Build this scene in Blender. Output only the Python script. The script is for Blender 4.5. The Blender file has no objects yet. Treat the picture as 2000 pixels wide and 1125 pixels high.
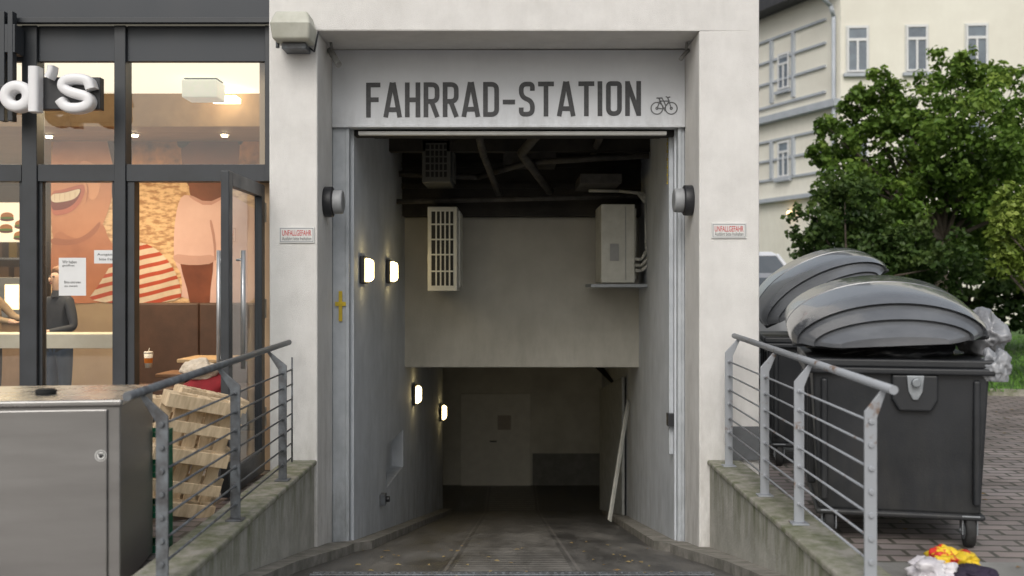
import bpy, bmesh, math, random
from mathutils import Vector, Matrix, noise, Euler
random.seed(7)
SC=bpy.context.scene; COL=SC.collection
EYE=1.55
def X(px,d): return (px-1000)*d/2000
def Z(py,d): return EYE-(py-562)*d/2000
# ---------------------------------------------------------------- materials
MATS={}
def L(c): return tuple(pow(v/255,2.2) for v in c)
def mat(name,c1,c2=None,scale=6,rough=.7,metal=0,bump=0,bscale=80,stretch=(1,1,1),emit=None,es=0,rvar=0,contrast=(.35,.65),spec=.5,extra=None,coat=0):
    if name in MATS: return MATS[name]
    m=bpy.data.materials.new(name); m.use_nodes=True; nt=m.node_tree; N=nt.nodes; K=nt.links
    b=N['Principled BSDF']; b.inputs['Roughness'].default_value=rough; b.inputs['Metallic'].default_value=metal
    b.inputs['Specular IOR Level'].default_value=spec
    if coat: b.inputs['Coat Weight'].default_value=coat
    tc=N.new('ShaderNodeTexCoord'); mp=N.new('ShaderNodeMapping'); mp.inputs['Scale'].default_value=stretch
    K.new(tc.outputs['Object'],mp.inputs['Vector'])
    if c2 is None: c2=tuple(v*.8 for v in c1)
    n=N.new('ShaderNodeTexNoise'); n.inputs['Scale'].default_value=scale; n.inputs['Detail'].default_value=8; n.inputs['Roughness'].default_value=.62
    K.new(mp.outputs[0],n.inputs['Vector'])
    r=N.new('ShaderNodeValToRGB'); r.color_ramp.elements[0].position=contrast[0]; r.color_ramp.elements[1].position=contrast[1]
    r.color_ramp.elements[0].color=(*c2,1); r.color_ramp.elements[1].color=(*c1,1)
    K.new(n.outputs['Fac'],r.inputs[0]); K.new(r.outputs[0],b.inputs['Base Color'])
    if rvar:
        mr=N.new('ShaderNodeMapRange'); mr.inputs['To Min'].default_value=max(.02,rough-rvar); mr.inputs['To Max'].default_value=min(1,rough+rvar)
        mr.inputs['From Min'].default_value=.3; mr.inputs['From Max'].default_value=.7
        K.new(n.outputs['Fac'],mr.inputs['Value']); K.new(mr.outputs[0],b.inputs['Roughness'])
    if bump:
        n2=N.new('ShaderNodeTexNoise'); n2.inputs['Scale'].default_value=bscale; n2.inputs['Detail'].default_value=5
        K.new(mp.outputs[0],n2.inputs['Vector'])
        bp=N.new('ShaderNodeBump'); bp.inputs['Strength'].default_value=bump; bp.inputs['Distance'].default_value=.01
        K.new(n2.outputs['Fac'],bp.inputs['Height']); K.new(bp.outputs[0],b.inputs['Normal'])
    if emit:
        b.inputs['Emission Color'].default_value=(*emit,1); b.inputs['Emission Strength'].default_value=es
    if extra: extra(nt,b,r,tc,mp)
    MATS[name]=m; return m
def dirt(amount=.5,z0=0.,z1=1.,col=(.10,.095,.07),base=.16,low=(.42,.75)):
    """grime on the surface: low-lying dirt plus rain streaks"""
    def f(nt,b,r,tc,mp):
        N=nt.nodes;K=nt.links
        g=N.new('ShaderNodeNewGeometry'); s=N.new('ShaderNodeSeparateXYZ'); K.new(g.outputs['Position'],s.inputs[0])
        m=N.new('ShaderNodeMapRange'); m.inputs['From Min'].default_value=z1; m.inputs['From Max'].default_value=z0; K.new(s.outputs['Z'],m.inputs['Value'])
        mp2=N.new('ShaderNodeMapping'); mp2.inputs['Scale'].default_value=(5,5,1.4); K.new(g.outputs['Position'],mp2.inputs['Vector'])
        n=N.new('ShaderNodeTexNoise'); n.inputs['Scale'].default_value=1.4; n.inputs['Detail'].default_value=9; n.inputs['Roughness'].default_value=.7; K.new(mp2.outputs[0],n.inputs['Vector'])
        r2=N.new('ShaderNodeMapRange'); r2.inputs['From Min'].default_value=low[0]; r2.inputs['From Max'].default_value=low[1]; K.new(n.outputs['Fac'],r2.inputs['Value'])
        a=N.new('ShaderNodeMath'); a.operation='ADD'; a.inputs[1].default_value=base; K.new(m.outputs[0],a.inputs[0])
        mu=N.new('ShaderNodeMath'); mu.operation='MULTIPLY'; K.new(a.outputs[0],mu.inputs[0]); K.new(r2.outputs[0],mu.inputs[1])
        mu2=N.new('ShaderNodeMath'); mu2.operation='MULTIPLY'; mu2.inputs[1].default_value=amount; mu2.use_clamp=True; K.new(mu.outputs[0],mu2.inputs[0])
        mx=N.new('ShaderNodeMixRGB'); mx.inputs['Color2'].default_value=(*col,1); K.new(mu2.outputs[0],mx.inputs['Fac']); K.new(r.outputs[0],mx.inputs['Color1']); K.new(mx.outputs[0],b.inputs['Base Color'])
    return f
def glassmat(name,tint=(.92,.95,.95),refl=.09):
    if name in MATS: return MATS[name]
    m=bpy.data.materials.new(name); m.use_nodes=True; nt=m.node_tree; N=nt.nodes; K=nt.links
    N.remove(N['Principled BSDF']); o=N['Material Output']
    t=N.new('ShaderNodeBsdfTransparent'); t.inputs[0].default_value=(*tint,1)
    g=N.new('ShaderNodeBsdfGlossy'); g.inputs['Roughness'].default_value=.02
    n=N.new('ShaderNodeTexNoise'); n.inputs['Scale'].default_value=1.5
    bp=N.new('ShaderNodeBump'); bp.inputs['Strength'].default_value=.02; K.new(n.outputs['Fac'],bp.inputs['Height']); K.new(bp.outputs[0],g.inputs['Normal'])
    lw=N.new('ShaderNodeLayerWeight'); lw.inputs['Blend'].default_value=.25
    mr=N.new('ShaderNodeMapRange'); mr.inputs['To Min'].default_value=refl; mr.inputs['To Max'].default_value=.7; K.new(lw.outputs['Facing'],mr.inputs['Value'])
    mx=N.new('ShaderNodeMixShader'); K.new(mr.outputs[0],mx.inputs[0]); K.new(t.outputs[0],mx.inputs[1]); K.new(g.outputs[0],mx.inputs[2]); K.new(mx.outputs[0],o.inputs[0])
    MATS[name]=m; return m
def emis(name,col,s):
    return mat(name,col,tuple(v*.9 for v in col),scale=10,rough=.5,emit=col,es=s)
# ---------------------------------------------------------------- mesh builder
class MB:
    def __init__(s): s.v=[];s.f=[];s.m=[];s.cur=0;s.sm=[];s.smooth=False
    def add(s,vs,fs):
        o=len(s.v); s.v+= [tuple(v) for v in vs]
        for f in fs: s.f.append([i+o for i in f]); s.m.append(s.cur); s.sm.append(s.smooth)
        return s
    def mt(s,i): s.cur=i; return s
    def box(s,x0,x1,y0,y1,z0,z1,M=None):
        vs=[Vector(p) for p in [(x0,y0,z0),(x1,y0,z0),(x1,y1,z0),(x0,y1,z0),(x0,y0,z1),(x1,y0,z1),(x1,y1,z1),(x0,y1,z1)]]
        if M: vs=[M@v for v in vs]
        return s.add(vs,[(3,2,1,0),(4,5,6,7),(0,1,5,4),(1,2,6,5),(2,3,7,6),(3,0,4,7)])
    def frustum(s,b,t,z0,z1):
        (x0,x1,y0,y1),(a0,a1,c0,c1)=b,t
        vs=[(x0,y0,z0),(x1,y0,z0),(x1,y1,z0),(x0,y1,z0),(a0,c0,z1),(a1,c0,z1),(a1,c1,z1),(a0,c1,z1)]
        return s.add(vs,[(3,2,1,0),(4,5,6,7),(0,1,5,4),(1,2,6,5),(2,3,7,6),(3,0,4,7)])
    def quad(s,*p): return s.add(p,[tuple(range(len(p)))])
    def cyl(s,p0,p1,r,n=12,r1=None,caps=True):
        p0=Vector(p0);p1=Vector(p1);r1=r if r1 is None else r1
        d=(p1-p0).normalized(); a=d.orthogonal().normalized(); b=d.cross(a)
        vs=[]
        for p,rr in((p0,r),(p1,r1)):
            for i in range(n):
                t=2*math.pi*i/n; vs.append(p+a*math.cos(t)*rr+b*math.sin(t)*rr)
        sm=s.smooth; s.smooth=True
        s.add(vs,[(i,(i+1)%n,n+(i+1)%n,n+i) for i in range(n)])
        s.smooth=sm
        if caps: s.add(vs,[tuple(range(n-1,-1,-1)),tuple(range(n,2*n))])
        return s
    def tube(s,pts,r,n=8):
        for a,b in zip(pts[:-1],pts[1:]): s.cyl(a,b,r,n)
        return s
    def prism(s,poly,y0,y1,ax='y'):
        n=len(poly)
        if ax=='y': A=[(x,y0,z) for x,z in poly]; B=[(x,y1,z) for x,z in poly]
        elif ax=='x': A=[(y0,x,z) for x,z in poly]; B=[(y1,x,z) for x,z in poly]
        else: A=[(x,z,y0) for x,z in poly]; B=[(x,z,y1) for x,z in poly]
        return s.add(A+B,[tuple(range(n)),tuple(range(2*n-1,n-1,-1))]+[(i,n+i,n+(i+1)%n,(i+1)%n) for i in range(n)])
    def sphere(s,c,r,n=12,sc=(1,1,1),M=None):
        vs=[];fs=[];h=n//2
        for i in range(h+1):
            for j in range(n):
                a=math.pi*i/h;b=2*math.pi*j/n
                v=Vector((c[0]+r*sc[0]*math.sin(a)*math.cos(b),c[1]+r*sc[1]*math.sin(a)*math.sin(b),c[2]+r*sc[2]*math.cos(a)))
                vs.append(M@v if M else v)
        for i in range(h):
            for j in range(n): fs.append((i*n+j,(i+1)*n+j,(i+1)*n+(j+1)%n,i*n+(j+1)%n))
        sm=s.smooth; s.smooth=True; s.add(vs,fs); s.smooth=sm; return s
def setmeta(o,label,category,group=None,kind=None):
    if label:o['label']=label
    if category:o['category']=category
    if group:o['group']=group
    if kind:o['kind']=kind
def root(name,loc,label,category,group=None,rot=None):
    e=bpy.data.objects.new(name,None); COL.objects.link(e); e.location=loc; e.empty_display_size=.1
    if rot: e.rotation_euler=rot
    setmeta(e,label,category,group); return e
def build(mb,name,mats,parent=None,org=None,bevel=0,label=None,category=None,group=None,kind=None,merge=True,loc=None,seg=2,subs=0):
    me=bpy.data.meshes.new(name)
    if not isinstance(mats,(list,tuple)): mats=[mats]
    if org is None: org=Vector((0,0,0))
    org=Vector(org)
    if parent is None and loc is None and mb.v:
        xs=[v[0] for v in mb.v];ys=[v[1] for v in mb.v];zs=[v[2] for v in mb.v]
        org=Vector(((min(xs)+max(xs))/2,(min(ys)+max(ys))/2,min(zs))); loc=org
    me.from_pydata([tuple(Vector(v)-org) for v in mb.v],[],mb.f)
    for m in mats: me.materials.append(m)
    me.polygons.foreach_set('material_index',mb.m); me.polygons.foreach_set('use_smooth',mb.sm)
    bm=bmesh.new(); bm.from_mesh(me); 
    if merge: bmesh.ops.remove_doubles(bm,verts=bm.verts,dist=1e-5)
    if bevel or merge: bmesh.ops.recalc_face_normals(bm,faces=bm.faces)
    bm.to_mesh(me); bm.free(); me.update()
    o=bpy.data.objects.new(name,me); COL.objects.link(o)
    if parent: o.parent=parent
    elif loc is not None: o.location=loc
    if bevel:
        md=o.modifiers.new('bev','BEVEL'); md.width=bevel; md.segments=seg; md.limit_method='ANGLE'; md.angle_limit=math.radians(40)
    if subs:
        md=o.modifiers.new('sub','SUBSURF'); md.levels=subs; md.render_levels=subs
    setmeta(o,label,category,group,kind); return o
def copy_thing(o,loc=None,rot=None,parent=None):
    c=o.copy(); COL.objects.link(c)
    if parent: c.parent=parent
    if loc is not None: c.location=loc
    if rot is not None: c.rotation_euler=rot
    for k in o.children: copy_thing(k,parent=c)
    return c
def smooth2(pts,it=2):
    for _ in range(it):
        q=[]
        n=len(pts)
        for i in range(n):
            a=pts[i];b=pts[(i+1)%n]
            q+= [(a[0]*.75+b[0]*.25,a[1]*.75+b[1]*.25),(a[0]*.25+b[0]*.75,a[1]*.25+b[1]*.75)]
        pts=q
    return pts
def smoothopen(pts,it=2):
    for _ in range(it):
        q=[pts[0]]
        for a,b in zip(pts[:-1],pts[1:]): q+=[(a[0]*.75+b[0]*.25,a[1]*.75+b[1]*.25),(a[0]*.25+b[0]*.75,a[1]*.25+b[1]*.75)]
        q.append(pts[-1]);pts=q
    return pts
def textmesh(txt,x0,x1,z0,z1,y,off=0):
    c=bpy.data.curves.new('t','FONT'); c.body=txt; c.size=1; c.offset=off; c.resolution_u=4
    o=bpy.data.objects.new('t',c); COL.objects.link(o)
    dg=bpy.context.evaluated_depsgraph_get(); me=bpy.data.meshes.new_from_object(o.evaluated_get(dg))
    vs=[v.co.copy() for v in me.vertices]; fs=[tuple(p.vertices) for p in me.polygons]
    bpy.data.objects.remove(o); bpy.data.curves.remove(c); bpy.data.meshes.remove(me)
    ax=min(v.x for v in vs);bx=max(v.x for v in vs);ay=min(v.y for v in vs);by=max(v.y for v in vs)
    mb=MB()
    mb.add([(x0+(v.x-ax)/(bx-ax)*(x1-x0), y, z0+(v.y-ay)/(by-ay)*(z1-z0)) for v in vs],fs)
    return mb
def roundpath(pts,r,n=6):
    out=[pts[0]]
    for i in range(1,len(pts)-1):
        p=Vector(pts[i]);a=Vector(pts[i-1])-p;b=Vector(pts[i+1])-p
        rr=min(r,a.length*.5,b.length*.5)
        s=p+a.normalized()*rr;e=p+b.normalized()*rr
        for k in range(n+1):
            t=k/n; q=s*(1-t)**2+p*2*t*(1-t)*1.0+e*t*t
            out.append((q.x,q.y))
    out.append(pts[-1]); return out
def pathnormals(P,closed):
    n=len(P);R=[]
    for i in range(n):
        a=P[i-1] if (i>0 or closed) else P[i]; b=P[(i+1)%n] if (i<n-1 or closed) else P[i]
        d1=(P[i]-a);d2=(b-P[i])
        if d1.length<1e-6:d1=d2
        if d2.length<1e-6:d2=d1
        d1=d1.normalized();d2=d2.normalized()
        n1=Vector((-d1.y,d1.x));n2=Vector((-d2.y,d2.x)); m=(n1+n2)
        m=m.normalized() if m.length>1e-6 else n1
        R.append(m/max(.4,m.dot(n1)))
    return R
def ribbon(mb,pts,t,f,closed=False):
    P=[Vector(p) for p in pts]
    Q=[P[0]]
    for p in P[1:]:
        if (p-Q[-1]).length>1e-4: Q.append(p)
    P=Q; n=len(P); NR=pathnormals(P,closed)
    Ls=[f(P[i]+NR[i]*t/2) for i in range(n)];Rs=[f(P[i]-NR[i]*t/2) for i in range(n)]
    c=n if closed else n-1
    mb.add(Ls+Rs,[(i,n+i,n+(i+1)%n,(i+1)%n) for i in range(c)])
def puffy(mb,pts,w,f,depth,closed=False):
    """rounded channel-letter stroke; f(p2,depth)->3-D"""
    P=[Vector(p) for p in pts];n=len(P);NR=pathnormals(P,closed)
    sec=[(-1,0),(-1,.7),(-.88,.88),(-.6,.98),(0,1),(.6,.98),(.88,.88),(1,.7),(1,0)];m=len(sec)
    vs=[f(P[i]+NR[i]*w*u,depth*v) for i in range(n) for u,v in sec]
    c=n if closed else n-1
    fs=[(i*m+j,i*m+j+1,((i+1)%n)*m+j+1,((i+1)%n)*m+j) for i in range(c) for j in range(m-1)]
    mb.smooth=True;mb.add(vs,fs);mb.smooth=False
    if not closed: mb.add(vs,[tuple(range(m)),tuple(range((n-1)*m,n*m))[::-1]])
# ---------------------------------------------------------------- palette
STUCCO=mat('stucco',(.79,.775,.75),(.70,.685,.66),scale=3,rough=.95,bump=.6,bscale=150,extra=dirt(.6,-.7,1.0,(.22,.20,.165)))
SIGNW=mat('sign_panel_paint',(.68,.70,.73),(.62,.64,.67),scale=2,rough=.45,extra=dirt(.3,3,3.2))
SIGNT=mat('sign_lettering',(.035,.037,.04),(.06,.06,.065),scale=30,rough=.5)
STEELP=mat('painted_steel_frame',(.50,.53,.56),(.42,.45,.48),scale=8,rough=.5,extra=dirt(.6,-.7,.6))
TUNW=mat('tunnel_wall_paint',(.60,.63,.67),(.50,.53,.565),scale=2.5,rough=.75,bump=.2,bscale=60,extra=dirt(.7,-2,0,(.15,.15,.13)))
DROP=mat('drop_wall_plaster',(.50,.485,.43),(.43,.415,.365),scale=2,rough=.9,bump=.3,bscale=70,extra=dirt(.25,.5,1.6))
DARKC=mat('dark_concrete',(.046,.042,.037),(.025,.023,.021),scale=3,rough=.95,bump=.4,bscale=30)  # very dark concrete tone for the upper ceiling and beams
BACKW=mat('basement_wall',(.70,.68,.59),(.54,.52,.45),scale=1.4,rough=.9)
ANTH=mat('anthracite_frame',(.038,.043,.050),(.030,.034,.039),scale=5,rough=.42,rvar=.08)
ANTH2=mat('anthracite_fascia',(.042,.049,.058),(.034,.039,.047),scale=1.2,rough=.5,rvar=.1,stretch=(1,1,.2))
GALV=mat('galvanised_steel',(.34,.36,.38),(.24,.26,.28),scale=18,rough=.5,metal=.6,rvar=.12,bump=.1,bscale=60)
GALVR=mat('rusty_galvanised_steel',(.38,.40,.43),(.22,.15,.11),scale=9,rough=.6,metal=.3,contrast=(.33,.41),rvar=.1)
GALVD=mat('weathered_dark_steel',(.20,.22,.24),(.10,.10,.105),scale=14,rough=.5,metal=.5,rvar=.12)
STEEL=mat('brushed_stainless',(.31,.305,.30),(.275,.27,.265),scale=2,rough=.36,metal=.85,rvar=.06,stretch=(.5,.5,4),bump=.03,bscale=60)
STEELT=mat('stainless_top',(.44,.435,.425),(.36,.355,.345),scale=4,rough=.28,metal=.85,rvar=.08)
CONC=mat('mossy_concrete',(.50,.485,.44),(.37,.36,.32),scale=5,rough=.95,bump=.5,bscale=50,extra=dirt(1.0,.14,-.30,(.12,.135,.06),low=(.38,.70)))
CONCT=mat('concrete_coping',(.36,.34,.30),(.15,.165,.09),scale=9,rough=.95,bump=.6,bscale=60)
BLACKP=mat('black_plastic',(.02,.021,.024),(.028,.029,.033),scale=6,rough=.42,rvar=.1)
GREYP=mat('dark_grey_container_plastic',(.020,.022,.026),(.014,.016,.019),scale=3,rough=.45,rvar=.12,bump=.08,bscale=90,extra=dirt(.45,.1,.8,(.07,.066,.058)))
LIDP=mat('worn_container_lid',(.17,.178,.19),(.085,.09,.10),scale=2.0,rough=.20,rvar=.08,spec=.9,stretch=(.6,.4,2),coat=.5)
WHITEP=mat('white_plastic',(.72,.72,.70),(.62,.62,.6),scale=4,rough=.4)
BEIGEP=mat('beige_plastic',(.56,.56,.49),(.46,.46,.39),scale=6,rough=.5)
ACW=mat('dusty_unit_casing',(.60,.60,.55),(.48,.48,.43),scale=5,rough=.55)
BLK=mat('black_recess',(.012,.012,.012),(.018,.018,.018),scale=9,rough=.8)
RUBBER=mat('rubber',(.018,.018,.018),(.03,.03,.03),scale=30,rough=.8)
WOOD=mat('pallet_wood',(.72,.57,.38),(.46,.34,.21),scale=4,rough=.85,stretch=(5,1,5),bump=.25,bscale=40,contrast=(.32,.6))
CLEAR=glassmat('window_glass')
LAMPW=emis('lit_warm_diffuser',(1,.76,.34),12)
PAPER=mat('paper',(.72,.72,.70),(.66,.66,.64),scale=3,rough=.8)
RED=mat('red_print',(.55,.03,.03),(.5,.03,.03),rough=.6)
INK=mat('black_print',(.03,.03,.03),(.03,.03,.03),rough=.6)
# ---------------------------------------------------------------- ground, ramp, pavement
SL=.18; R0=4.8
def rz(d): return -SL*(min(d,18.1)-R0) if d>R0 else 0
mb=MB()
xs=[-250,-1.62,1.62,250]; ys=[-250,R0,22,400]
for j in range(3):
    for i in range(3):
        if i==1 and j==1: continue
        mb.quad((xs[i],ys[j],0),(xs[i+1],ys[j],0),(xs[i+1],ys[j+1],0),(xs[i],ys[j+1],0))
ASPH=mat('asphalt_ground',(.085,.083,.08),(.06,.058,.056),scale=3,rough=.9,bump=.4,bscale=90)
build(mb,'ground',ASPH,label='asphalt ground around the bicycle garage',category='ground',kind='structure',loc=(0,0,0))
def rampx(nt,b,r,tc,mp):
    N=nt.nodes;K=nt.links
    s=N.new('ShaderNodeSeparateXYZ'); K.new(tc.outputs['Object'],s.inputs[0])
    a=N.new('ShaderNodeMath');a.operation='ABSOLUTE';K.new(s.outputs['X'],a.inputs[0])
    c=N.new('ShaderNodeMath');c.operation='LESS_THAN';c.inputs[1].default_value=.42;K.new(a.outputs[0],c.inputs[0])
    w=N.new('ShaderNodeMath');w.operation='MULTIPLY';w.inputs[1].default_value=2*math.pi/.17;K.new(s.outputs['Y'],w.inputs[0])
    si=N.new('ShaderNodeMath');si.operation='SINE';K.new(w.outputs[0],si.inputs[0])
    g=N.new('ShaderNodeMath');g.operation='GREATER_THAN';g.inputs[1].default_value=-.1;K.new(si.outputs[0],g.inputs[0])
    m=N.new('ShaderNodeMath');m.operation='MULTIPLY';K.new(g.outputs[0],m.inputs[0]);K.new(c.outputs[0],m.inputs[1])
    nn=N.new('ShaderNodeTexNoise');nn.inputs['Scale'].default_value=9;K.new(tc.outputs['Object'],nn.inputs['Vector'])
    m2=N.new('ShaderNodeMath');m2.operation='MULTIPLY';K.new(m.outputs[0],m2.inputs[0]);K.new(nn.outputs['Fac'],m2.inputs[1])
    mx=N.new('ShaderNodeMixRGB');mx.inputs['Color2'].default_value=(.36,.34,.31,1);K.new(m2.outputs[0],mx.inputs['Fac']);K.new(r.outputs[0],mx.inputs['Color1'])
    d=N.new('ShaderNodeMath');d.operation='COMPARE';d.inputs[1].default_value=.47;d.inputs[2].default_value=.012;K.new(a.outputs[0],d.inputs[0])
    dm=N.new('ShaderNodeMath');dm.operation='MULTIPLY';dm.inputs[1].default_value=.45;K.new(d.outputs[0],dm.inputs[0])
    mx2=N.new('ShaderNodeMixRGB');mx2.inputs['Color2'].default_value=(.28,.26,.24,1);K.new(dm.outputs[0],mx2.inputs['Fac']);K.new(mx.outputs[0],mx2.inputs['Color1']);K.new(mx2.outputs[0],b.inputs['Base Color'])
RAMP=mat('worn_ramp_asphalt',(.19,.18,.165),(.05,.048,.046),scale=1.6,rough=.5,rvar=.22,bump=.5,bscale=70,stretch=(1.6,.35,1),extra=rampx,contrast=(.38,.66))
mb=MB(); ds=[R0-.02]+[R0+.5*i for i in range(1,27)]+[18.1,21]
for a,b in zip(ds[:-1],ds[1:]):
    w0=1.62 if a<17.4 else 3.2
    sa=.03*max(0,a-8.9);sb=.03*max(0,b-8.9)
    mb.quad((-w0+sa,a,rz(a)),(w0+.3+sa,a,rz(a)),(w0+.3+sb,b,rz(b)),(-w0+sb,b,rz(b)))
build(mb,'ramp',RAMP,label='worn dark ramp descending into the bicycle garage',category='ramp',kind='structure',loc=(0,0,0))
mb=MB()
for sgn in(-1,1):
    P=[]
    for d in [5.2,6,7,7.6,8.1,8.5,8.8,9.15,10,11,12,13,14,15,16,17.2]:
        s=.03*max(0,d-8.9)
        if d<=7.2: xi,xo=1.48,1.64
        elif d<9: xi,xo=1.48-.12*min(1,(d-7.2)/1.2),1.64
        else: xi,xo=1.26,1.47
        P.append((sgn*xi+s,sgn*xo+s,d,rz(d)))
    for a,b in zip(P[:-1],P[1:]):
        h=.075
        mb.add([(a[0],a[2],a[3]-.05),(a[1],a[2],a[3]-.05),(b[1],b[2],b[3]-.05),(b[0],b[2],b[3]-.05),
                (a[0],a[2],a[3]+h),(a[1],a[2],a[3]+h),(b[1],b[2],b[3]+h),(b[0],b[2],b[3]+h)],
               [(3,2,1,0),(4,5,6,7),(0,1,5,4),(1,2,6,5),(2,3,7,6),(3,0,4,7)])
build(mb,'ramp_kerb',mat('ramp_kerb_concrete',(.32,.30,.27),(.16,.155,.13),scale=6,rough=.85,bump=.4,bscale=50),label='low concrete kerb along both ramp walls',category='kerb',kind='structure',loc=(0,0,0))
mb=MB(); d=6.85
M=Matrix.Translation((0,d,rz(d)+.004))@Matrix.Rotation(math.atan(-SL),4,'X')
for i in range(52):
    x=-1.3+i*.05
    mb.box(x,x+.03,-.055,.055,0,.008,M)
mb.box(-1.34,1.34,-.075,-.058,0,.01,M).box(-1.34,1.34,.058,.075,0,.01,M)
build(mb,'drain_grate',GALVD,label='steel drain grating across the ramp',category='drain',org=None)
for sgn,nm in((-1,'mossy concrete side wall carrying the ramp railing'),(1,'concrete side wall beside the waste containers')):
    mb=MB(); a,b=(1.62,1.87)
    mb.box(*(sorted((sgn*a,sgn*b))),4.3,8.398,-1.0,.10)
    mb.mt(1).box(*(sorted((sgn*(a-.02),sgn*(b+.0)))),4.3,8.398,.10,.14)
    build(mb,'plinth_wall',[CONC,CONCT],bevel=.012,label=nm,category='wall',group='ramp side walls')
def pavmat(name,c1,c2,mo,s,bw=.5,rh=.25):
    def f(nt,b,r,tc,mp):
        N=nt.nodes;K=nt.links
        br=N.new('ShaderNodeTexBrick');br.inputs['Scale'].default_value=s;br.inputs['Color1'].default_value=(*c1,1);br.inputs['Color2'].default_value=(*c2,1);br.inputs['Mortar'].default_value=(*mo,1)
        br.inputs['Mortar Size'].default_value=.025;br.inputs['Brick Width'].default_value=bw;br.inputs['Row Height'].default_value=rh;br.inputs['Mortar Smooth'].default_value=.3
        mp.inputs['Rotation'].default_value=(0,0,math.radians(4))
        K.new(mp.outputs[0],br.inputs['Vector'])
        mx=N.new('ShaderNodeMixRGB');mx.blend_type='MULTIPLY';mx.inputs['Fac'].default_value=.85;K.new(br.outputs['Color'],mx.inputs['Color1']);K.new(r.outputs[0],mx.inputs['Color2']);K.new(mx.outputs[0],b.inputs['Base Color'])
        bp=N.new('ShaderNodeBump');bp.inputs['Strength'].default_value=.6;bp.inputs['Distance'].default_value=.006;bp.invert=True;K.new(br.outputs['Fac'],bp.inputs['Height']);K.new(bp.outputs[0],b.inputs['Normal'])
    return mat(name,(1,1,1),(.55,.53,.52),scale=1.6,rough=.5,rvar=.15,extra=f)
PAV=pavmat('reddish_pavers',(.38,.32,.30),(.30,.265,.255),(.12,.115,.095),1.6,.4,.22)
mb=MB(); mb.quad((1.871,-6,.006),(9.0,-6,.006),(9.0,15.2,.006),(1.871,13.6,.006))
build(mb,'pavement',PAV,label='reddish grey block paving beside the garage',category='pavement',kind='structure',loc=(0,0,0))
mb=MB(); mb.quad((-14,-6,.006),(-1.871,-6,.006),(-1.871,8.5,.006),(-14,8.5,.006))
build(mb,'pavement',PAV,label='block paving in front of the restaurant',category='pavement',kind='structure',loc=(0,0,0))
mb=MB(); mb.quad((3.4,4.2,.010),(9,4.2,.010),(9,5.75,.010),(2.0,5.75,.010),(2.0,4.2,.010))
build(mb,'slab_strip',mat('grey_slabs',(.33,.325,.31),(.22,.215,.20),scale=3,rough=.6,bump=.3,bscale=60),label='smooth grey slab strip set in the paving',category='pavement',kind='structure',loc=(0,0,0))
KP=[(5.2,15.2),(7.2,14.6),(9.0,14.2),(14,13.4),(30,12)]
mb=MB()
for a,b in zip(KP[:-1],KP[1:]):
    mb.add([(a[0],a[1],0),(b[0],b[1],0),(b[0],b[1]+.12,0),(a[0],a[1]+.12,0),(a[0],a[1],.1),(b[0],b[1],.1),(b[0],b[1]+.12,.1),(a[0],a[1]+.12,.1)],[(3,2,1,0),(4,5,6,7),(0,1,5,4),(1,2,6,5),(2,3,7,6),(3,0,4,7)])
build(mb,'kerb',CONCT,label='concrete kerb edging the lawn',category='kerb',kind='structure',loc=(0,0,0),merge=False)
LAWN=mat('lawn_soil',(.07,.15,.025),(.04,.09,.018),scale=5,rough=1,bump=.8,bscale=40)
mb=MB(); top=[(p[0],p[1]+.125,.07) for p in KP]
mb.add(top+[(30,60,.07),(10,60,.07),(7,30,.07)],[tuple(range(8))])
build(mb,'lawn',LAWN,label='green lawn below the trees',category='lawn',kind='structure',loc=(0,0,0))
mb=MB()
for _ in range(16000):
    x=random.uniform(6.5,17);y=14.9+random.random()**1.6*18-(x-5.2)*.15
    a=random.random()*6.28;h=random.uniform(.04,.1);w=.012
    dx,dy=math.cos(a)*w,math.sin(a)*w;lx,ly=random.gauss(0,.03),random.gauss(0,.03)
    mb.add([(x-dx,y-dy,.07),(x+dx,y+dy,.07),(x+lx,y+ly,.07+h)],[(0,1,2)])
build(mb,'grass',mat('grass_blades',(.14,.29,.04),(.08,.18,.025),scale=2,rough=.7),label='short green grass blades on the lawn',category='grass',kind='stuff',merge=False,loc=(0,0,0))
mb=MB()
for _ in range(170):
    side=random.random()
    if side<.55: x=random.uniform(2,6.5);y=random.uniform(5,13);z=.016
    else: x=random.uniform(-1.3,1.3);y=random.uniform(5.5,10);z=rz(y)+.012
    a=random.random()*6.28;s=random.uniform(.012,.03)
    mb.add([(x+s*math.cos(a),y+s*math.sin(a),z),(x+s*.6*math.cos(a+1.6),y+s*.6*math.sin(a+1.6),z+.006),(x-s*math.cos(a),y-s*math.sin(a),z),(x+s*.6*math.cos(a-1.6),y+s*.6*math.sin(a-1.6),z+.004)],[(0,1,2,3)])
build(mb,'fallen_leaves',mat('dry_leaves',(.34,.27,.11),(.2,.12,.05),scale=3,rough=.8),label='scattered small dry leaves on the ground',category='leaves',kind='stuff',merge=False,loc=(0,0,0))
# ---------------------------------------------------------------- garage building
FX0,FX1=-1.985,2.03; OX0,OX1=-1.596,1.535; OT=3.66; FD=8.4; RD=9.1; TOP=8
g=root('garage_building',(0,FD,0),'pale roughcast building with a deep bicycle ramp entrance','building')
O=(0,FD,0)
mb=MB()
mb.box(FX0,OX0,FD,RD,-1.4,OT).box(OX1,FX1,FD,RD,-1.4,OT).box(FX0,FX1,FD,RD,OT,TOP)
mb.box(FX0,FX0+.3,RD,22,2.9,TOP).box(FX1-.2,FX1,RD,22,-.5,TOP).box(FX0,FX1,22,22.3,0,TOP).box(FX0,FX1,RD,22,TOP-.3,TOP)
build(mb,'wall',STUCCO,g,O,bevel=.012)
jx0,jx1=X(682,RD),X(1324,RD)
mb=MB();mb.box(OX0,jx0,RD+.002,RD+.10,-1.3,2.97).box(jx0-.03,jx0,RD-.012,RD+.002,-1.3,2.97);build(mb,'door_jamb',STEELP,g,O,bevel=.004)
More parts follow.
